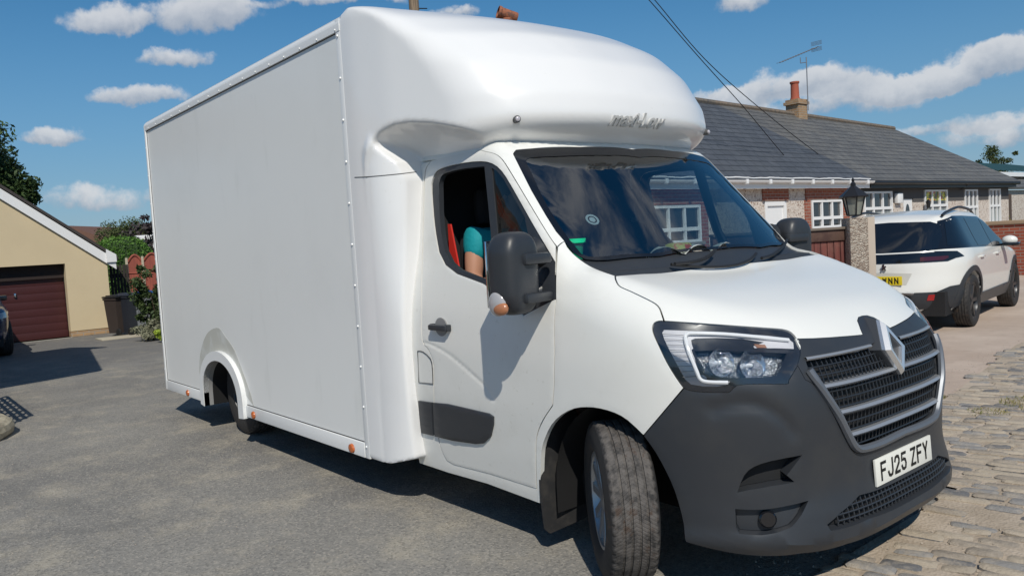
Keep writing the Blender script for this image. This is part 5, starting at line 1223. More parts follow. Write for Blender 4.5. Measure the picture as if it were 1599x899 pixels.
# chimney, pot and aerial
cy, cz = 19.75, ridge(19.7)[1]; b = MB(); b.box((-11.42, cy-.25, cz-.7), (-10.98, cy+.25, cz+.30)).box((-11.46, cy-.32, cz+.301), (-10.94, cy+.32, cz+.39)).box((-11.42, cy-.27, cz+.391), (-10.98, cy+.27, cz+.46)); ch = b.build('chimney', BUFF, b2, smooth=False)
b = MB(); b.lathe([(.16, 0), (.13, .1), (.12, .5), (.145, .52), (.145, .57), (.11, .57), (.10, .1)], (-11.2, cy-.06, cz+.45), 'z', 20); b.build('chimney_pot', mat('terracotta', (.36, .09, .05), .8), ch)
yA = cy+.20; ztop = cz+1.75; ar = MB(); ar.tube([(-10.92, yA, cz+.1), (-10.92, yA, ztop)], .016, 6); ar.tube([(-10.92, yA-.35, ztop-.22), (-10.92, yA-.35, ztop-.05)], .012, 5); ar.tube([(-10.92, yA-.35, ztop-.22), (-10.92, yA+.0, ztop-.16)], .012, 5)
A0 = on_x(1218, 98, -10.92); A1 = on_x(1278, 73, -10.92); ar.tube([A0, A1], .014, 6)
for i in range(15):
    t = i/15; p = A0+(A1-A0)*t; ar.tube([p-np.array([.12, 0, 0]), p+np.array([.12, 0, 0])], .006, 4)
for k in (-1, 1):
    for j in range(4): ar.tube([A1+np.array([-.18, -.12, k*(.04+.035*j)]), A1+np.array([.18, -.12, k*(.04+.035*j)])], .007, 4)
ar.build('tv_aerial', mat('grey_metal', (.25, .26, .28), .5, metal=.5), ch)
# wall light and alarm box
al = MB(); al.box((fx+.005, 19.62, 1.93), (fx+.12, 19.95, 2.22), .03); tag(al.build('alarm_box', UPVC, None), 'white alarm box on the wall above the grey bungalow door', 'alarm box')
p = on_x(1441, 322, fx); e = empty('wall_lantern', 'small black carriage lantern on the pebbledash wall between door and window', 'lantern', (fx, p[1], p[2])); b = MB(); b.tube([(0, 0, -.1), (.1, 0, -.12), (.16, 0, -.02)], .015, 6); b.build('bracket', BPAINT, e); b = MB(); b.lathe([(.0001, .16), (.09, .06), (.07, .05), (.055, -.1), (.0001, -.12)], (.16, 0, .05), 'z', 6); b.build('lantern_head', BPAINT, e, sharp=20)
# buildings beyond
a = on_x(1560, 258, -14); hb = empty('green_roofed_building', 'pebbledashed outbuilding with dark green ribbed roof at the right edge', 'building', (0, 0, 0))
b = MB(); b.box((-11.5, 29.6, 0), (-9.4, 29.85, 2.45)).box((-16, 32.6, 0), (-10.9, 36.5, 3.1)).box((-9.65, 29.86, 0), (-9.4, 44, 2.35)); b.build('wall', PEBBLE, hb)
b = MB(); V = []; F = []; k = 0
z0_, z1_ = 3.25, 4.25
for i in range(60):
    yy = 31+i*.3; V += [(-10.4, yy, z0_+(.04 if i % 2 else 0)), (-15, yy, z1_+(.04 if i % 2 else 0))]
for i in range(59): F.append((2*i, 2*i+2, 2*i+3, 2*i+1))
b.add(V, F); b.build('roof', mat('green_metal_roof', (.022, .06, .055), .5), hb, smooth=False); b = MB(); b.box((-10.42, 31, 3.02), (-10.36, 48.8, 3.2)); b.build('fascia', UPVC, hb)
roofquad(hb, 'lean_to_roof', [(-9.2, 29.4, 2.45), (-9.2, 44, 2.45), (-10.9, 44, 3.1), (-10.9, 29.4, 3.1)], SLATE2)
p0 = on_x(1588, 275, -9.3); b = MB(); b.box((-9.39, 30.6, .1), (-9.33, 32.2, 2.2)); b.build('door', mat('brown_door', (.09, .06, .045), .7), hb)
a = gp(1578, 27); shrub('potted_shrub', 'small yellow-green shrub against the outbuilding above the brick wall', (-8.6, 29.1, 0.6), (.30, .34, .45), 26, 70, .05, L_LIME if 0 else leafmat('olive_leaves', (.14, .12, .03), (.24, .20, .05)), 41, .35)
# ------------------------------------------------------------ brick garden wall on the right
wl = empty('brick_garden_wall', 'red brick garden wall with a stone coping behind the parked white car', 'wall', (0, 0, 0)); p0 = on_x(1543, 345, -6.6); zt = 1.52
yw = 17.6; p0 = on_y(1543, 346, yw); b = MB(); b.box((p0[0], yw, 0), (p0[0]+9, yw+.22, p0[2]-.09)); b.build('brickwork', BRICK, wl); b = MB(); b.box((p0[0]-.05, yw-.04, p0[2]-.088), (p0[0]+9, yw+.26, p0[2]), .01); b.build('coping', mat('sandstone', (.40, .29, .19), .9), wl)
# ------------------------------------------------------------ gate pillar, lantern, gate
pp = gp(1338, 10.2); xg, yg = pp; rt = math.radians(0); pil = empty('gate_pillar', 'square pebbledashed gate pillar beside a smooth concrete post', 'pillar', (xg, yg, 0), YAW-math.pi/2)
zp = zat(1337, 340, 10.2); b = MB(); b.box((-.135, -.12, 0), (.075, .12, zp), .006)
def f_peb2(n, o):
    vo = n.new('ShaderNodeTexVoronoi', {'Vector': o, 'Scale': 62.}).outputs; v = n.new('ShaderNodeSeparateColor', {0: vo['Color']}).outputs[0]
    c = n.mix(n.step(v, .2, .8), (.30, .235, .19), (.52, .46, .385)); return c, (n.m('SUBTRACT', 1., vo['Distance']), 1., .02)
b.build('pebbled_shaft', vmat('coarse_pebbledash', f_peb2, .9), pil); b = MB(); b.box((.078, -.10, 0), (.165, .10, zp+.0), .006); b.build('concrete_post', mat('buff_concrete', (.48, .41, .34), .9), pil)
ln = empty('post_lantern', 'black carriage lantern with obscured panes on top of the gate pillar', 'lantern', (xg, yg, zp), YAW-math.pi/2+.4)
b = MB(); T = Matrix.Translation((-.04, 0, 0)); b.lathe([(.0001, .02), (.075, .02), (.08, .035), (.0001, .04)], (-.04, 0, 0), 'z', 6); b.lathe([(.165, .235), (.17, .25), (.10, .31), (.055, .35), (.03, .37), (.03, .40), (.015, .42), (.018, .45), (.0001, .47)], (-.04, 0, 0), 'z', 6)
for k in range(6): a = 2*math.pi*k/6; b.tube([(-.04+.078*math.cos(a), .078*math.sin(a), .03), (-.04+.125*math.cos(a), .125*math.sin(a), .24)], .008, 5)
b.build('lantern_frame', BPAINT, ln, sharp=20); b = MB(); b.lathe([(.072, .035), (.119, .24)], (-.04, 0, 0), 'z', 6); b.build('pane', glassmat('obscured_pane', (.6, .62, .58), base=.05, body=.55, bodycol=(.36, .38, .33), rough=.3), ln, sharp=20, fix=False)
def plankgate(name, label, pxa, pxb, d0, d1, ztop, nb):
    a = gp(pxa, d0); b_ = gp(pxb, d1); e = empty(name, label, 'gate', (a[0], a[1], 0), math.atan2(b_[1]-a[1], b_[0]-a[0])); L = math.hypot(b_[0]-a[0], b_[1]-a[1]); b = MB(); rr = np.random.default_rng(2)
    for i in range(nb): b.box((L*i/nb+.004, rr.uniform(-.004, .004)-.012, .08), (L*(i+1)/nb-.004, .012, ztop-.16-.0), .003)
    b.build('planks', mat('reddish_brown_planks', (.16, .045, .035), .75, var=[(12, (.08, .02, .018), .8, .4, .6, (1, 1, .08)), (3, (.20, .10, .075), .5, .5, .7)]), e)
    b = MB(); b.box((0, -.035, ztop-.16), (L, .035, ztop-.03), .006); b.build('top_rail', mat('brown_rail', (.07, .035, .028), .7, var=[(9, (.12, .07, .05), .6, .4, .6)]), e)
    b = MB(); b.box((0, -.06, ztop-.03), (L, .06, ztop), .005); b.build('capping', mat('grey_weathered_wood', (.17, .14, .115), .85), e)
plankgate('plank_gate', 'reddish brown plank gate hanging to the left of the pebbledashed pillar', 1110, 1320, 9.3, 10.2, 1.44, 20)
# pole top and red cowl behind the van, overhead wires
a = gp(671, 28); zt = zat(671, -60, 28); pe = empty('utility_pole', 'weathered wooden pole top rising behind the cab pod', 'pole', (a[0], a[1], 0)); b = MB(); b.tube([(0, 0, 0), (0, 0, zt)], [.2, .17], 12); b.build('pole', mat('pole_wood', (.30, .22, .15), .9, var=[(20, (.14, .10, .07), .8, .4, .6, (1, 1, .05))]), pe)
b = MB(); zz = zat(680, 13, 28); T = Matrix.Rotation(YAW-math.pi/2, 4, 'Z'); b.tube([tuple(T @ Vector((.15, 0, zz))), tuple(T @ Vector((.45, 0, zz-.02)))], .02, 5); b.build('bracket', BPAINT, pe)
a = gp(812, 24); cw_ = empty('terracotta_cowl', 'terracotta chimney cowl with a tilted open mouth peeping over the pod', 'chimney pot', (a[0], a[1], 0), YAW-math.pi/2); z0 = zat(812, 40, 24); b = MB()
b.box((-.5, -.3, 0), (.5, .3, z0-.05)); b.build('chimney_stack', BUFF, cw_); TC = mat('terracotta_cowl', (.34, .12, .06), .8, var=[(10, (.10, .06, .05), .7, .45, .6)])
b = MB(); b.lathe([(.17, -.1), (.16, .12), (.18, .14), (.18, .2), (.15, .22)], (0, 0, z0), 'z', 18); c0 = Vector((.02, 0, z0+.32)); Tm = Matrix.Translation(c0) @ Matrix.Rotation(math.radians(-72), 4, 'Y') @ Matrix.Rotation(math.radians(15), 4, 'X')
b.lathe([(.15, -.30), (.165, -.28), (.17, .20), (.19, .22), (.19, .30), (.155, .30), (.14, .1), (.13, -.28)], seg=18, T=Tm); b.build('pot', TC, cw_, sharp=40)
def wire(label, pts3):
    pts = sc(pts3, 8); b = MB(); b.tube(pts, .010, 5); tag(b.build('overhead_wire', mat('black_cable', (.012, .012, .014), .6), None), label, 'cable', 'overhead wires crossing above the bungalow roof')
def wp(px, py, d): v = ray(px, py); v = v/np.linalg.norm(v[:2]); return CAM+v*d
wire('overhead wire dropping to the white gutter of the bungalow', [wp(970, -45, 17), wp(1013, 0, 17.3), wp(1090, 88, 18), wp(1160, 166, 19.3), wp(1210, 226, 21), wp(1259, 283, 23.0)])
wire('overhead wire that runs on across the weathered slates', [wp(985, -40, 17), wp(1022, 0, 17.3), wp(1100, 92, 18), wp(1185, 168, 20), wp(1270, 235, 23), wp(1345, 288, 25.4)])
# stone-edged bed at the left edge
p = on_z(-8, 678, 0); pe = empty('stone_planter', 'rounded pale stone edging of a flower bed at the bottom left', 'planter', (p[0]-.05, p[1]-.38, 0)); V = []; b = MB(); rr = np.random.default_rng(8)
pts = [(.52*math.cos(a)*(1+.03*math.sin(3*a)), .46*math.sin(a), .07+.008*math.sin(5*a)) for a in np.linspace(0, 2*math.pi, 40)]; b.tube(pts, [.085+.008*math.sin(i*1.7) for i in range(40)], 10, caps=False); b.build('stone_ring', mat('pale_stone', (.40, .36, .27), .9, bump=(18, .7, .02), var=[(9, (.22, .19, .14), .8, .4, .65)]), pe)
b = MB(); b.lathe([(.0001, .05), (.47, .04)], seg=24); b.build('soil', mat('soil', (.035, .028, .02), .95, bump=(20, .8, .03)), pe)
# ============================================================ cars
ZTOPc = table([(-.95, .80), (-.86, .93), (-.80, 1.00), (-.42, 1.40), (-.2, 1.475), (.5, 1.53), (1.2, 1.50), (1.5, 1.42), (2.12, 1.06), (2.3, 1.01), (3.0, .93), (3.35, .83), (3.5, .70)], .05)
WZc = table([(.2, .80), (.4, .865), (.6, .885), (.85, .88), (1.0, .85), (1.1, .80), (1.3, .715), (1.5, .63), (1.7, .5)], .03)
XRc = table([(.2, -.74), (.35, -.85), (.5, -.87), (.7, -.84), (.85, -.83), (1.0, -.80), (1.5, -.5)], .03); XFc = table([(.2, 3.35), (.4, 3.45), (.7, 3.44), (.85, 3.36), (1.0, 3.2), (1.5, 2.8)], .04)
def F_car(P):
    x, y, z = P[..., 0], np.abs(P[..., 1]), P[..., 2]; Wd = WZc(z)*(1-.035*np.clip((-x+.1), 0, 1)**1.5)
    tf = np.clip((x-2.3)/(XFc(z)-2.3), 0, 4); tr = np.clip((.15-x)/(.15-XRc(z)), 0, 4)
    g = ((tf**3+(y/Wd)**3)**(1/3)-1)*.85; g2 = ((tr**2.5+(y/Wd)**2.5)**(1/2.5)-1)*.85
    top = (z-ZTOPc(x)+.05*(y/.7)**2)*.75
    f = smax(np.maximum(g, g2), top, .09); return np.maximum(f, .24-z)
def F_carcut(P):
    f = F_car(P); x, y, z = P[..., 0], np.abs(P[..., 1]), P[..., 2]
    for cx in (0., 2.605): f = np.maximum(f, -np.maximum(np.hypot(x-cx, z-.33)-.385, .58-y))
    return f
def car(name, label, loc, rz, paint, M=None):
    e = empty(name, label, 'car', loc, rz); V, F = nets(F_carcut, (-1.0, -.98, .15), (3.6, .98, 1.62), .032)
    V = np.array(V); F = np.array(F); mi = np.zeros(len(F), int); me = mesh_from(V, F, True, 45); link('body', me, paint, e)
    for x_ in (0, 2.605):
        for s_ in (-1, 1): make_wheel(e, (x_, s_*.775, .335), 0, .335, .21, .225, spokes=5, k=.7, M_=ALLOYD, side=s_, simple=True)
    b = MB(); b.box((-.7, -.7, .2), (3.2, .7, .5)); b.build('underbody', RUBBER, e); return e
PEARL = mat('pearl_white_paint', (.78, .77, .73), .25, coat=.6)
rzc = math.radians(90+8.3); p_rw = on_z(1516, 509, 0)
Rz = np.array([[math.cos(rzc), -math.sin(rzc)], [math.sin(rzc), math.cos(rzc)]])
o_ = p_rw[:2]-Rz@np.array([0, -.86]); cloc = (float(o_[0]), float(o_[1]), 0.)
wc = car('parked_car', 'white compact SUV seen from behind, parked on the forecourt beside the pillar', cloc, rzc, PEARL)
wc.scale = (1.045, 1.045, 1.045)
Mi = np.eye(4); Mi[:2, :2] = Rz.T; Mi[:2, 3] = -Rz.T@np.array(cloc[:2])
CARB = Body(F_car, (1.2, 0, .75), M=Mi, tmax=16)
CG = glassmat('car_glass', (.10, .11, .12), base=.05, body=.6, bodycol=(.012, .013, .016))
def cpatch(name, pts3, m, parent=wc, both_=False, **kw):
    for mir in ((False, True) if both_ else (False,)): o = patch(CARB, name, [np.array(p) for p in pts3], m, parent, mirror=mir, h=kw.pop('h', .08) if not mir else .08, **kw)
    return o
# the azimuth map of Body looks along +x; the tail is at its singular end, so tail parts are cast straight along x
def tail_patch(name, poly_yz, m, parent, off=.004, th=.01, F=F_car, x0=-1.3, n_=1):
    out = resample(np.array(poly_yz, float), .05); lo, hi = out.min(0), out.max(0); gx_, gy_ = np.meshgrid(np.arange(lo[0], hi[0], .05), np.arange(lo[1], hi[1], .05)); G_ = np.stack([gx_.ravel(), gy_.ravel()], 1); G_ = G_[pip(out, G_) & (polydist(out, G_) > .02)]
    al_ = np.concatenate([out, G_]) if len(G_) else out; r = delaunay_2d_cdt([Vector(v) for v in al_], [(i, (i+1) % len(out)) for i in range(len(out))], [], 0, 1e-7)
    Q = np.array([tuple(v) for v in r[0]]); T = np.array([f for f in r[2] if len(f) == 3]); T = T[pip(out, Q[T].mean(1))]
    t = np.linspace(x0, x0+2.0, 500); P = np.stack([np.broadcast_to(t, (len(Q), 500)), np.broadcast_to(Q[:, :1], (len(Q), 500)), np.broadcast_to(Q[:, 1:], (len(Q), 500))], -1)
    i_ = np.argmax(F(P) < 0, axis=1); hi_ = t[i_]; lo_ = t[np.maximum(i_-1, 0)]
    for _ in range(14):
        c_ = (hi_+lo_)/2; ins = F(np.stack([c_, Q[:, 0], Q[:, 1]], -1)) < 0; hi_ = np.where(ins, c_, hi_); lo_ = np.where(ins, lo_, c_)
    P = np.stack([hi_, Q[:, 0], Q[:, 1]], -1); Nn = grad(F, P); e_ = np.cross(P[T[:, 1]]-P[T[:, 0]], P[T[:, 2]]-P[T[:, 0]]); fl = (e_*Nn[T[:, 0]]).sum(1) < 0; T[fl] = T[fl][:, ::-1]
    P = P+Nn*off; cnt = {(tt[i], tt[(i+1) % 3]) for tt in T for i in range(3)}; k = len(P); V = list(P)+list(P-Nn*th); F_ = [tuple(tt) for tt in T]+[(b_, a_, a_+k, b_+k) for a_, b_ in cnt if (b_, a_) not in cnt]
    us = sorted({i for f in F_ for i in f}); rm = {u: j for j, u in enumerate(us)}
    return link(name, mesh_from([V[u] for u in us], [tuple(rm[i] for i in f) for f in F_], True, 40), m, parent)
def symy(h): return h+[(-y_, z_) for y_, z_ in h[::-1]]
def dress(e, F_=F_car):
    tail_patch('rear_window', symy([(0, 1.0), (-.52, 1.01), (-.60, 1.03), (-.62, 1.18), (-.57, 1.33), (-.48, 1.365), (0, 1.38)]), CG, e, .005)
    tail_patch('tail_lamp_bar', symy([(0, .87), (-.70, .87), (-.76, .90), (-.765, .985), (-.6, .99), (0, .98)]), GLOSSB, e, .008)
    RED = mat('red_lens', (.35, .01, .012), .2, coat=.6)
    tail_patch('rear_bumper', symy([(0, .50), (-.60, .50), (-.72, .56), (-.80, .57), (-.83, .50), (-.82, .30), (0, .28)]), BLACKP, e, .012)
    b = MB(); b.box((-.90, -.40, .485), (-.86, .40, .505), .005); b.build('chrome_bar', CHROME, e)
    for s_ in (-1, 1):
        tail_patch('tail_lamp', [(s_*.44, .885), (s_*.66, .885), (s_*.70, .91), (s_*.70, .935), (s_*.44, .935)], mat('tail_lamp_red', (.06, .006, .008), .15, coat=.8), e, .012, .006)
        tail_patch('rear_reflector', [(s_*.50, .40), (s_*.68, .40), (s_*.66, .47), (s_*.52, .47)], RED, e, .018, .01)
    tail_patch('tailgate_recess_shade', symy([(0, .60), (-.30, .60), (-.36, .74), (0, .76)]), mat('recess_shade_white', (.55, .54, .50), .35), e, .003, .004)  # raised patch of greyed body white, painting the shade of a recess
    # side glass, cladding, lamps on each flank: straight cast along y
    def F_sw(P): return F_car(np.stack([P[..., 1], P[..., 0], P[..., 2]], -1))
    def side(name, poly, m, s_, off=.005, th=.012, par=None):
        def Fs(P): return F_car(np.stack([P[..., 1], s_*P[..., 0], P[..., 2]], -1))
        o = tail_patch(name, poly, m, par or e, off, th, Fs, -1.4)
        for v in o.data.vertices: v.co = (v.co.y, s_*v.co.x, v.co.z)
        if s_ > 0: o.data.flip_normals()
        else: pass
        return o
    for s_ in (1, -1):
        side('side_window', [(-.45, 1.06), (-.15, 1.04), (.35, 1.02), (.35, 1.38), (.0, 1.40), (-.28, 1.34)], CG, s_); side('side_window', [(.42, 1.02), (1.12, .99), (1.12, 1.37), (.42, 1.385)], CG, s_); side('side_window', [(1.20, .99), (1.95, .97), (1.90, 1.03), (1.55, 1.25), (1.20, 1.36)], CG, s_)
        side('window_surround', [(-.64, 1.015), (-.5, 1.02), (.0, 1.012), (2.02, .945), (1.95, 1.05), (1.58, 1.285), (1.2, 1.395), (.4, 1.42), (.0, 1.425), (-.33, 1.37), (-.46, 1.25), (-.58, 1.10)], GLOSSB, s_, .002, .006)
        side('sill_cladding', [(.44, .25), (2.17, .25), (2.2, .36), (2.1, .41), (.5, .40), (.42, .36)], BLACKP, s_, .012, .02)
        for cx in (0, 2.605):
            ang = np.linspace(-.12, math.pi+.12, 22); side('wheel_arch_cladding', [(cx+.455*math.cos(a), .33+.455*math.sin(a)) for a in ang]+[(cx+.388*math.cos(a), .33+.388*math.sin(a)) for a in ang[::-1]], BLACKP, s_, .012, .03)
        side('tail_lamp_wing', [(-.60, .885), (-.25, .915), (-.36, .985), (-.62, 1.0)], GLOSSB, s_, .006)
        for xh in (.36, 1.28): b = MB(); b.box((xh, s_*(.868), .865), (xh+.18, s_*.905, .89), .008); b.build('door_handle', PEARL, e)
        b = MB(); V, F = nets(lambda P: (((P[..., 0]-1.78)/.08)**2+((P[..., 1]-s_*.96)/.10)**2+((P[..., 2]-1.03)/.07)**2)**.5*.1-.1, (1.6, s_*.98-.2, .85), (1.95, s_*.98+.2, 1.2), .025); b.add([tuple(v) for v in V], [tuple(f) for f in F]); mo = b.build('door_mirror', PEARL, e); b = MB(); b.box((1.73, s_*.80, .955), (1.82, s_*.98, .99), .01).box((1.68, s_*.88, .95), (1.87, s_*1.09, 1.0), .02); b.build('mirror_base', GLOSSB, mo)
        b = MB(); pts = [(x_, s_*(.60-.02*abs(x_-.5)), float(ZTOPc(x_))-.018+.03*math.sin(math.pi*(x_+.25)/1.8)) for x_ in np.linspace(-.25, 1.5, 14)]; b.tube(pts, .018, 6); b.build('roof_rail', BPAINT, e)
dress(wc)
for x0_ in (1.14,):
    pass
b = MB(); b.box((-.862, -.26, .60), (-.848, .26, .71), .004); yp = b.build('number_plate', mat('plate_yellow', (.72, .55, .02), .4), wc)
stroke_text('WNN', [.03, .10, .17], .05, .079, .013, lambda u, v, d: (-.8635, -u, .6155+v)).build('plate_lettering', mat('plate_black_rear', (.01, .01, .01), .5), yp, smooth=False, fix=False)
# small rearing emblem
b = MB(); E_ = [(0, .0), (.010, .02), (.004, .04), (.016, .055), (.028, .05), (.03, .03), (.04, .04), (.046, .03), (.036, .012), (.044, -.005), (.034, -.008), (.024, .008), (.014, -.008), (.006, -.01)]
b.prism([(-.02-u*1.3, .80+v*1.2) for u, v in E_], -.864, -.840, 'x'); b.build('emblem', CHROME, wc, sharp=20)
# blue car at the left edge, nose towards the road
BLUE = mat('metallic_blue_paint', (.012, .03, .10), .25, metal=.3, coat=.8)
bl = car('parked_car', 'dark blue car at the left edge, parked facing out in front of the garage', (-17.15, -2.20, 0), 0, BLUE)
def fside(name, poly, m, off=.006): 
    def Ff(P): return F_car(np.stack([-P[..., 0], P[..., 1], P[..., 2]], -1))
    o = tail_patch(name, poly, m, bl, off, .012, Ff, -3.9)
    for v in o.data.vertices: v.co = (-v.co.x, v.co.y, v.co.z)
    o.data.flip_normals(); return o
for s_ in (-1, 1): fside('headlamp', [(s_*.45, .68), (s_*.83, .70), (s_*.84, .80), (s_*.5, .77)], CLEAR if 0 else mat('headlamp_glass', (.25, .28, .32), .1, coat=1.)); 
fside('front_grille', symy([(0, .36), (-.6, .36), (-.55, .62), (0, .64)]), GLOSSB); fside('bumper_trim', symy([(0, .25), (-.8, .25), (-.82, .33), (0, .33)]), BLACKP); fside('windscreen', symy([(0, 1.08), (-.62, 1.08), (-.54, 1.42), (0, 1.46)]), CG)
for s_ in (-1, 1):
    b = MB(); b.box((1.72, s_*.80, .96), (1.84, s_*.98, 1.06), .03); b.build('door_mirror', GLOSSB, bl)
# ------------------------------------------------------------ house out of frame on the left; its roof corner shades the drive
hs = empty('neighbouring_house', 'brick house with an overhanging slate roof just outside the left edge of the view', 'house', (0, 0, 0))
KS = SUN/SUN[2]
def caster(px, py, z): return on_z(px, py, 0)+KS*z
rp = [caster(-40, 612, 3.), caster(0, 605, 3.), caster(160, 577, 3.), caster(140, 543, 3.), caster(168, 541, 4.), caster(110, 542, 4.), caster(60, 552, 4.), caster(38, 551, 4.), caster(0, 549, 4.), np.array([-14., -9, 4.]), np.array([-6.5, -9, 3.])]
cen = np.array([-10.3, -6, 4.6]); V = rp+[cen]+[p-np.array([0, 0, .12]) for p in rp]+[cen-np.array([0, 0, .12])]; k = len(rp)
F = [(i, (i+1) % k, k) for i in range(k)]+[(k+1+(i+1) % k, k+1+i, 2*k+1) for i in range(k)]+[(i, k+1+i, k+1+(i+1) % k, (i+1) % k) for i in range(k)]
MB().add(V, F).build('roof', SLATE2, hs, smooth=False)
b = MB(); b.box((-12.5, -9, 0), (-7.4, -4.6, 3.4)); b.build('wall', BRICK, hs); b = MB(); b.box((-7.395, -7.5, 1), (-7.36, -6, 2.1)); b.build('window', UPVC, hs)
tr = empty('shade_trellis', 'low wooden trellis, added unseen outside the left edge to throw lattice shade on the drive', 'trellis', (0, 0, 0)); b = MB()  # added out of frame to cast a lattice shadow on the drive
for i in range(9): x_ = -6.28-i*.22; b.box((x_-.02, -2.70, 0), (x_+.02, -2.67, 1.12))
for i in range(8): z_ = .12+i*.135; b.box((-8.06, -2.669, z_-.02), (-6.26, -2.645, z_+.02))
b.build('slats', mat('brown_trellis', (.10, .06, .035), .8), tr)
# ============================================================ the driver
def skinmesh(name, verts, edges, radii, root, m, parent, lvl=2):
    me = bpy.data.meshes.new(name); me.from_pydata(verts, edges, []); o = bpy.data.objects.new(name, me); C.objects.link(o)
    sk = o.modifiers.new('s', 'SKIN'); ss = o.modifiers.new('u', 'SUBSURF'); ss.levels = lvl; ss.render_levels = lvl
    for i, r in enumerate(radii):
        d = me.skin_vertices[0].data[i]; d.radius = r if hasattr(r, '__len__') else (r, r); d.use_root = (i == root)
    dg = bpy.context.evaluated_depsgraph_get(); m2 = bpy.data.meshes.new_from_object(o.evaluated_get(dg)); bpy.data.objects.remove(o)
    for p in m2.polygons: p.use_smooth = True
    m2.materials.clear(); return link(name, m2, m, parent)
SKIN = mat('skin', (.50, .26, .17), .5, spec=.35); TEAL = mat('teal_shirt', (.0, .28, .32), .75, bump=(9, .5, .02)); HAIR = mat('dark_hair', (.012, .010, .009), .6, bump=(60, .8, .01)); TROU = mat('dark_trousers', (.03, .035, .05), .8)
pv = dict(pelvis=(-1.22, -.46, 1.00), belly=(-1.24, -.46, 1.14), chest=(-1.19, -.47, 1.38), neckb=(-1.14, -.46, 1.555), neck=(-1.09, -.455, 1.61), head=(-1.045, -.45, 1.70), crown=(-1.055, -.45, 1.79),
          shR=(-1.205, -.66, 1.50), elR=(-1.17, -.71, 1.24), wrR=(-.86, -.60, 1.22), haR=(-.79, -.585, 1.24), shL=(-1.14, -.27, 1.50), elL=(-1.03, -.20, 1.24), wrL=(-.76, -.28, 1.26), haL=(-.69, -.30, 1.28),
          hpR=(-1.18, -.56, .98), knR=(-.76, -.60, 1.03), anR=(-.62, -.58, .66), hpL=(-1.18, -.36, .98), knL=(-.76, -.32, 1.03), anL=(-.60, -.34, .66), toR=(-.46, -.58, .60), toL=(-.44, -.34, .60))
pv = {k: tuple(np.array(v)+np.array([-.055, -.03, .03 if not k.startswith(('an', 'to')) else 0])) for k, v in pv.items()}
ks = list(pv); ix = {k: i for i, k in enumerate(ks)}
ed = [('pelvis', 'belly'), ('belly', 'chest'), ('chest', 'neckb'), ('neckb', 'neck'), ('neck', 'head'), ('head', 'crown'), ('chest', 'shR'), ('shR', 'elR'), ('elR', 'wrR'), ('wrR', 'haR'), ('chest', 'shL'), ('shL', 'elL'), ('elL', 'wrL'), ('wrL', 'haL'), ('pelvis', 'hpR'), ('hpR', 'knR'), ('knR', 'anR'), ('anR', 'toR'), ('pelvis', 'hpL'), ('hpL', 'knL'), ('knL', 'anL'), ('anL', 'toL')]
rad = dict(pelvis=.13, belly=.125, chest=(.15, .12), neckb=.075, neck=.058, head=.088, crown=.07, shR=.066, elR=.052, wrR=.030, haR=(.038, .02), shL=.066, elL=.045, wrL=.030, haL=(.038, .02), hpR=.085, knR=.06, anR=.04, toR=.035, hpL=.085, knL=.06, anL=.04, toL=.035)
verts = [pv[k] for k in ks]; edges = [(ix[a], ix[b_]) for a, b_ in ed]; radii = [rad[k] for k in ks]
# fingers curled round the steering wheel
for s_, hand in ((-1, 'haR'), (1, 'haL')):
    h0 = np.array(pv[hand]); 
    for k in range(4):
        L = [.040, .046, .043, .034][k]; y0 = (k-1.5)*.019; a = h0+np.array([.030, y0, .004]); b1_ = a+np.array([L*.7, 0, .006]); c1_ = b1_+np.array([L*.25, 0, -.022]); d1_ = c1_+np.array([-L*.3, 0, -.016]); i0 = len(verts)
        verts += [tuple(a), tuple(b1_), tuple(c1_), tuple(d1_)]; edges += [(ix[hand], i0), (i0, i0+1), (i0+1, i0+2), (i0+2, i0+3)]; radii += [.0095, .009, .0085, .0075]
    i0 = len(verts); t0 = h0+np.array([.0, -s_*.032, -.004]); verts += [tuple(t0), tuple(t0+np.array([.028, -s_*.014, -.012])), tuple(t0+np.array([.05, -s_*.006, -.022]))]; edges += [(ix[hand], i0), (i0, i0+1), (i0+1, i0+2)]; radii += [.012, .0105, .009]
pe = empty('person', 'driver in a teal T-shirt sitting at the wheel, head bowed behind the mirror', 'person', (0, 0, 0))
bd = skinmesh('body', verts, edges, radii, ix['pelvis'], SKIN, pe)
sv = ['belly', 'chest', 'neckb', 'shR', 'shL']; V_ = [pv['pelvis'], pv['belly'], pv['chest'], (-1.215, -.495, 1.53), pv['shR'], tuple(np.array(pv['shR'])*.42+np.array(pv['elR'])*.58), pv['shL'], tuple(np.array(pv['shL'])*.42+np.array(pv['elL'])*.58)]
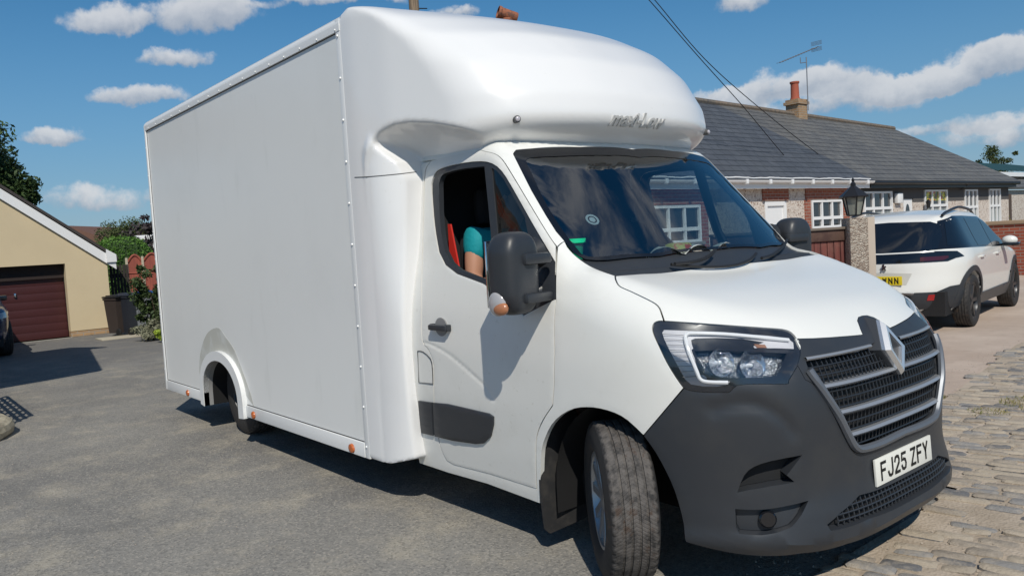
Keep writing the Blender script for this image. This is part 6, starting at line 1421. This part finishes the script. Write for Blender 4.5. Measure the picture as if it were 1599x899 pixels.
skinmesh('t_shirt', V_, [(0, 1), (1, 2), (2, 3), (2, 4), (4, 5), (2, 6), (6, 7)], [.145, .145, (.168, .14), .10, .088, .080, .088, .080], 0, TEAL, pe)
skinmesh('trousers', [pv['pelvis'], pv['hpR'], pv['knR'], tuple(np.array(pv['anR'])+np.array([0, 0, .06])), pv['hpL'], pv['knL'], tuple(np.array(pv['anL'])+np.array([0, 0, .06]))], [(0, 1), (1, 2), (2, 3), (0, 4), (4, 5), (5, 6)], [.142, .096, .072, .055, .096, .072, .055], 0, TROU, pe)
hc = np.array(pv['head'])+np.array([-.022, 0, .045]); V, F = nets(lambda P: np.maximum((((P[..., 0]-hc[0])/.112)**2+((P[..., 1]-hc[1])/.098)**2+((P[..., 2]-hc[2])/.108)**2)**.5*.1-.1, (P[..., 0]-hc[0])*.8-(P[..., 2]-hc[2])-.035), hc-.16, hc+.16, .014); MB().add([tuple(v) for v in V], [tuple(f) for f in F]).build('hair', HAIR, pe)
hd = np.array(pv['head']); b = MB()
for s_ in (-1, 1):
    b.lathe([(.0001, .012), (.010, .008), (.013, 0)], seg=12, T=Matrix.Translation((hd[0]+.080, hd[1]+s_*.032, hd[2]+.012)) @ Matrix.Rotation(math.radians(90), 4, 'Y'))
b.build('eyes', mat('eye_white', (.6, .6, .58), .3), pe)
b = MB(); b.tube([(hd[0]+.083, hd[1], hd[2]+.015), (hd[0]+.110, hd[1], hd[2]-.022), (hd[0]+.088, hd[1], hd[2]-.032)], [.009, .014, .010], 8); b.build('nose', SKIN, pe)
b = MB(); b.tube([(hd[0]+.078, hd[1]-.026, hd[2]-.052), (hd[0]+.090, hd[1], hd[2]-.052), (hd[0]+.078, hd[1]+.026, hd[2]-.052)], [.003, .008, .003], 8); b.build('mouth', mat('lips', (.35, .12, .10), .5), pe)
for s_ in (-1, 1): b = MB(); b.tube([(hd[0]-.01, hd[1]+s_*.086, hd[2]+.025), (hd[0]-.02, hd[1]+s_*.098, hd[2]+.005), (hd[0]-.01, hd[1]+s_*.088, hd[2]-.025)], [.012, .016, .010], 8); b.build('ear', SKIN, pe)
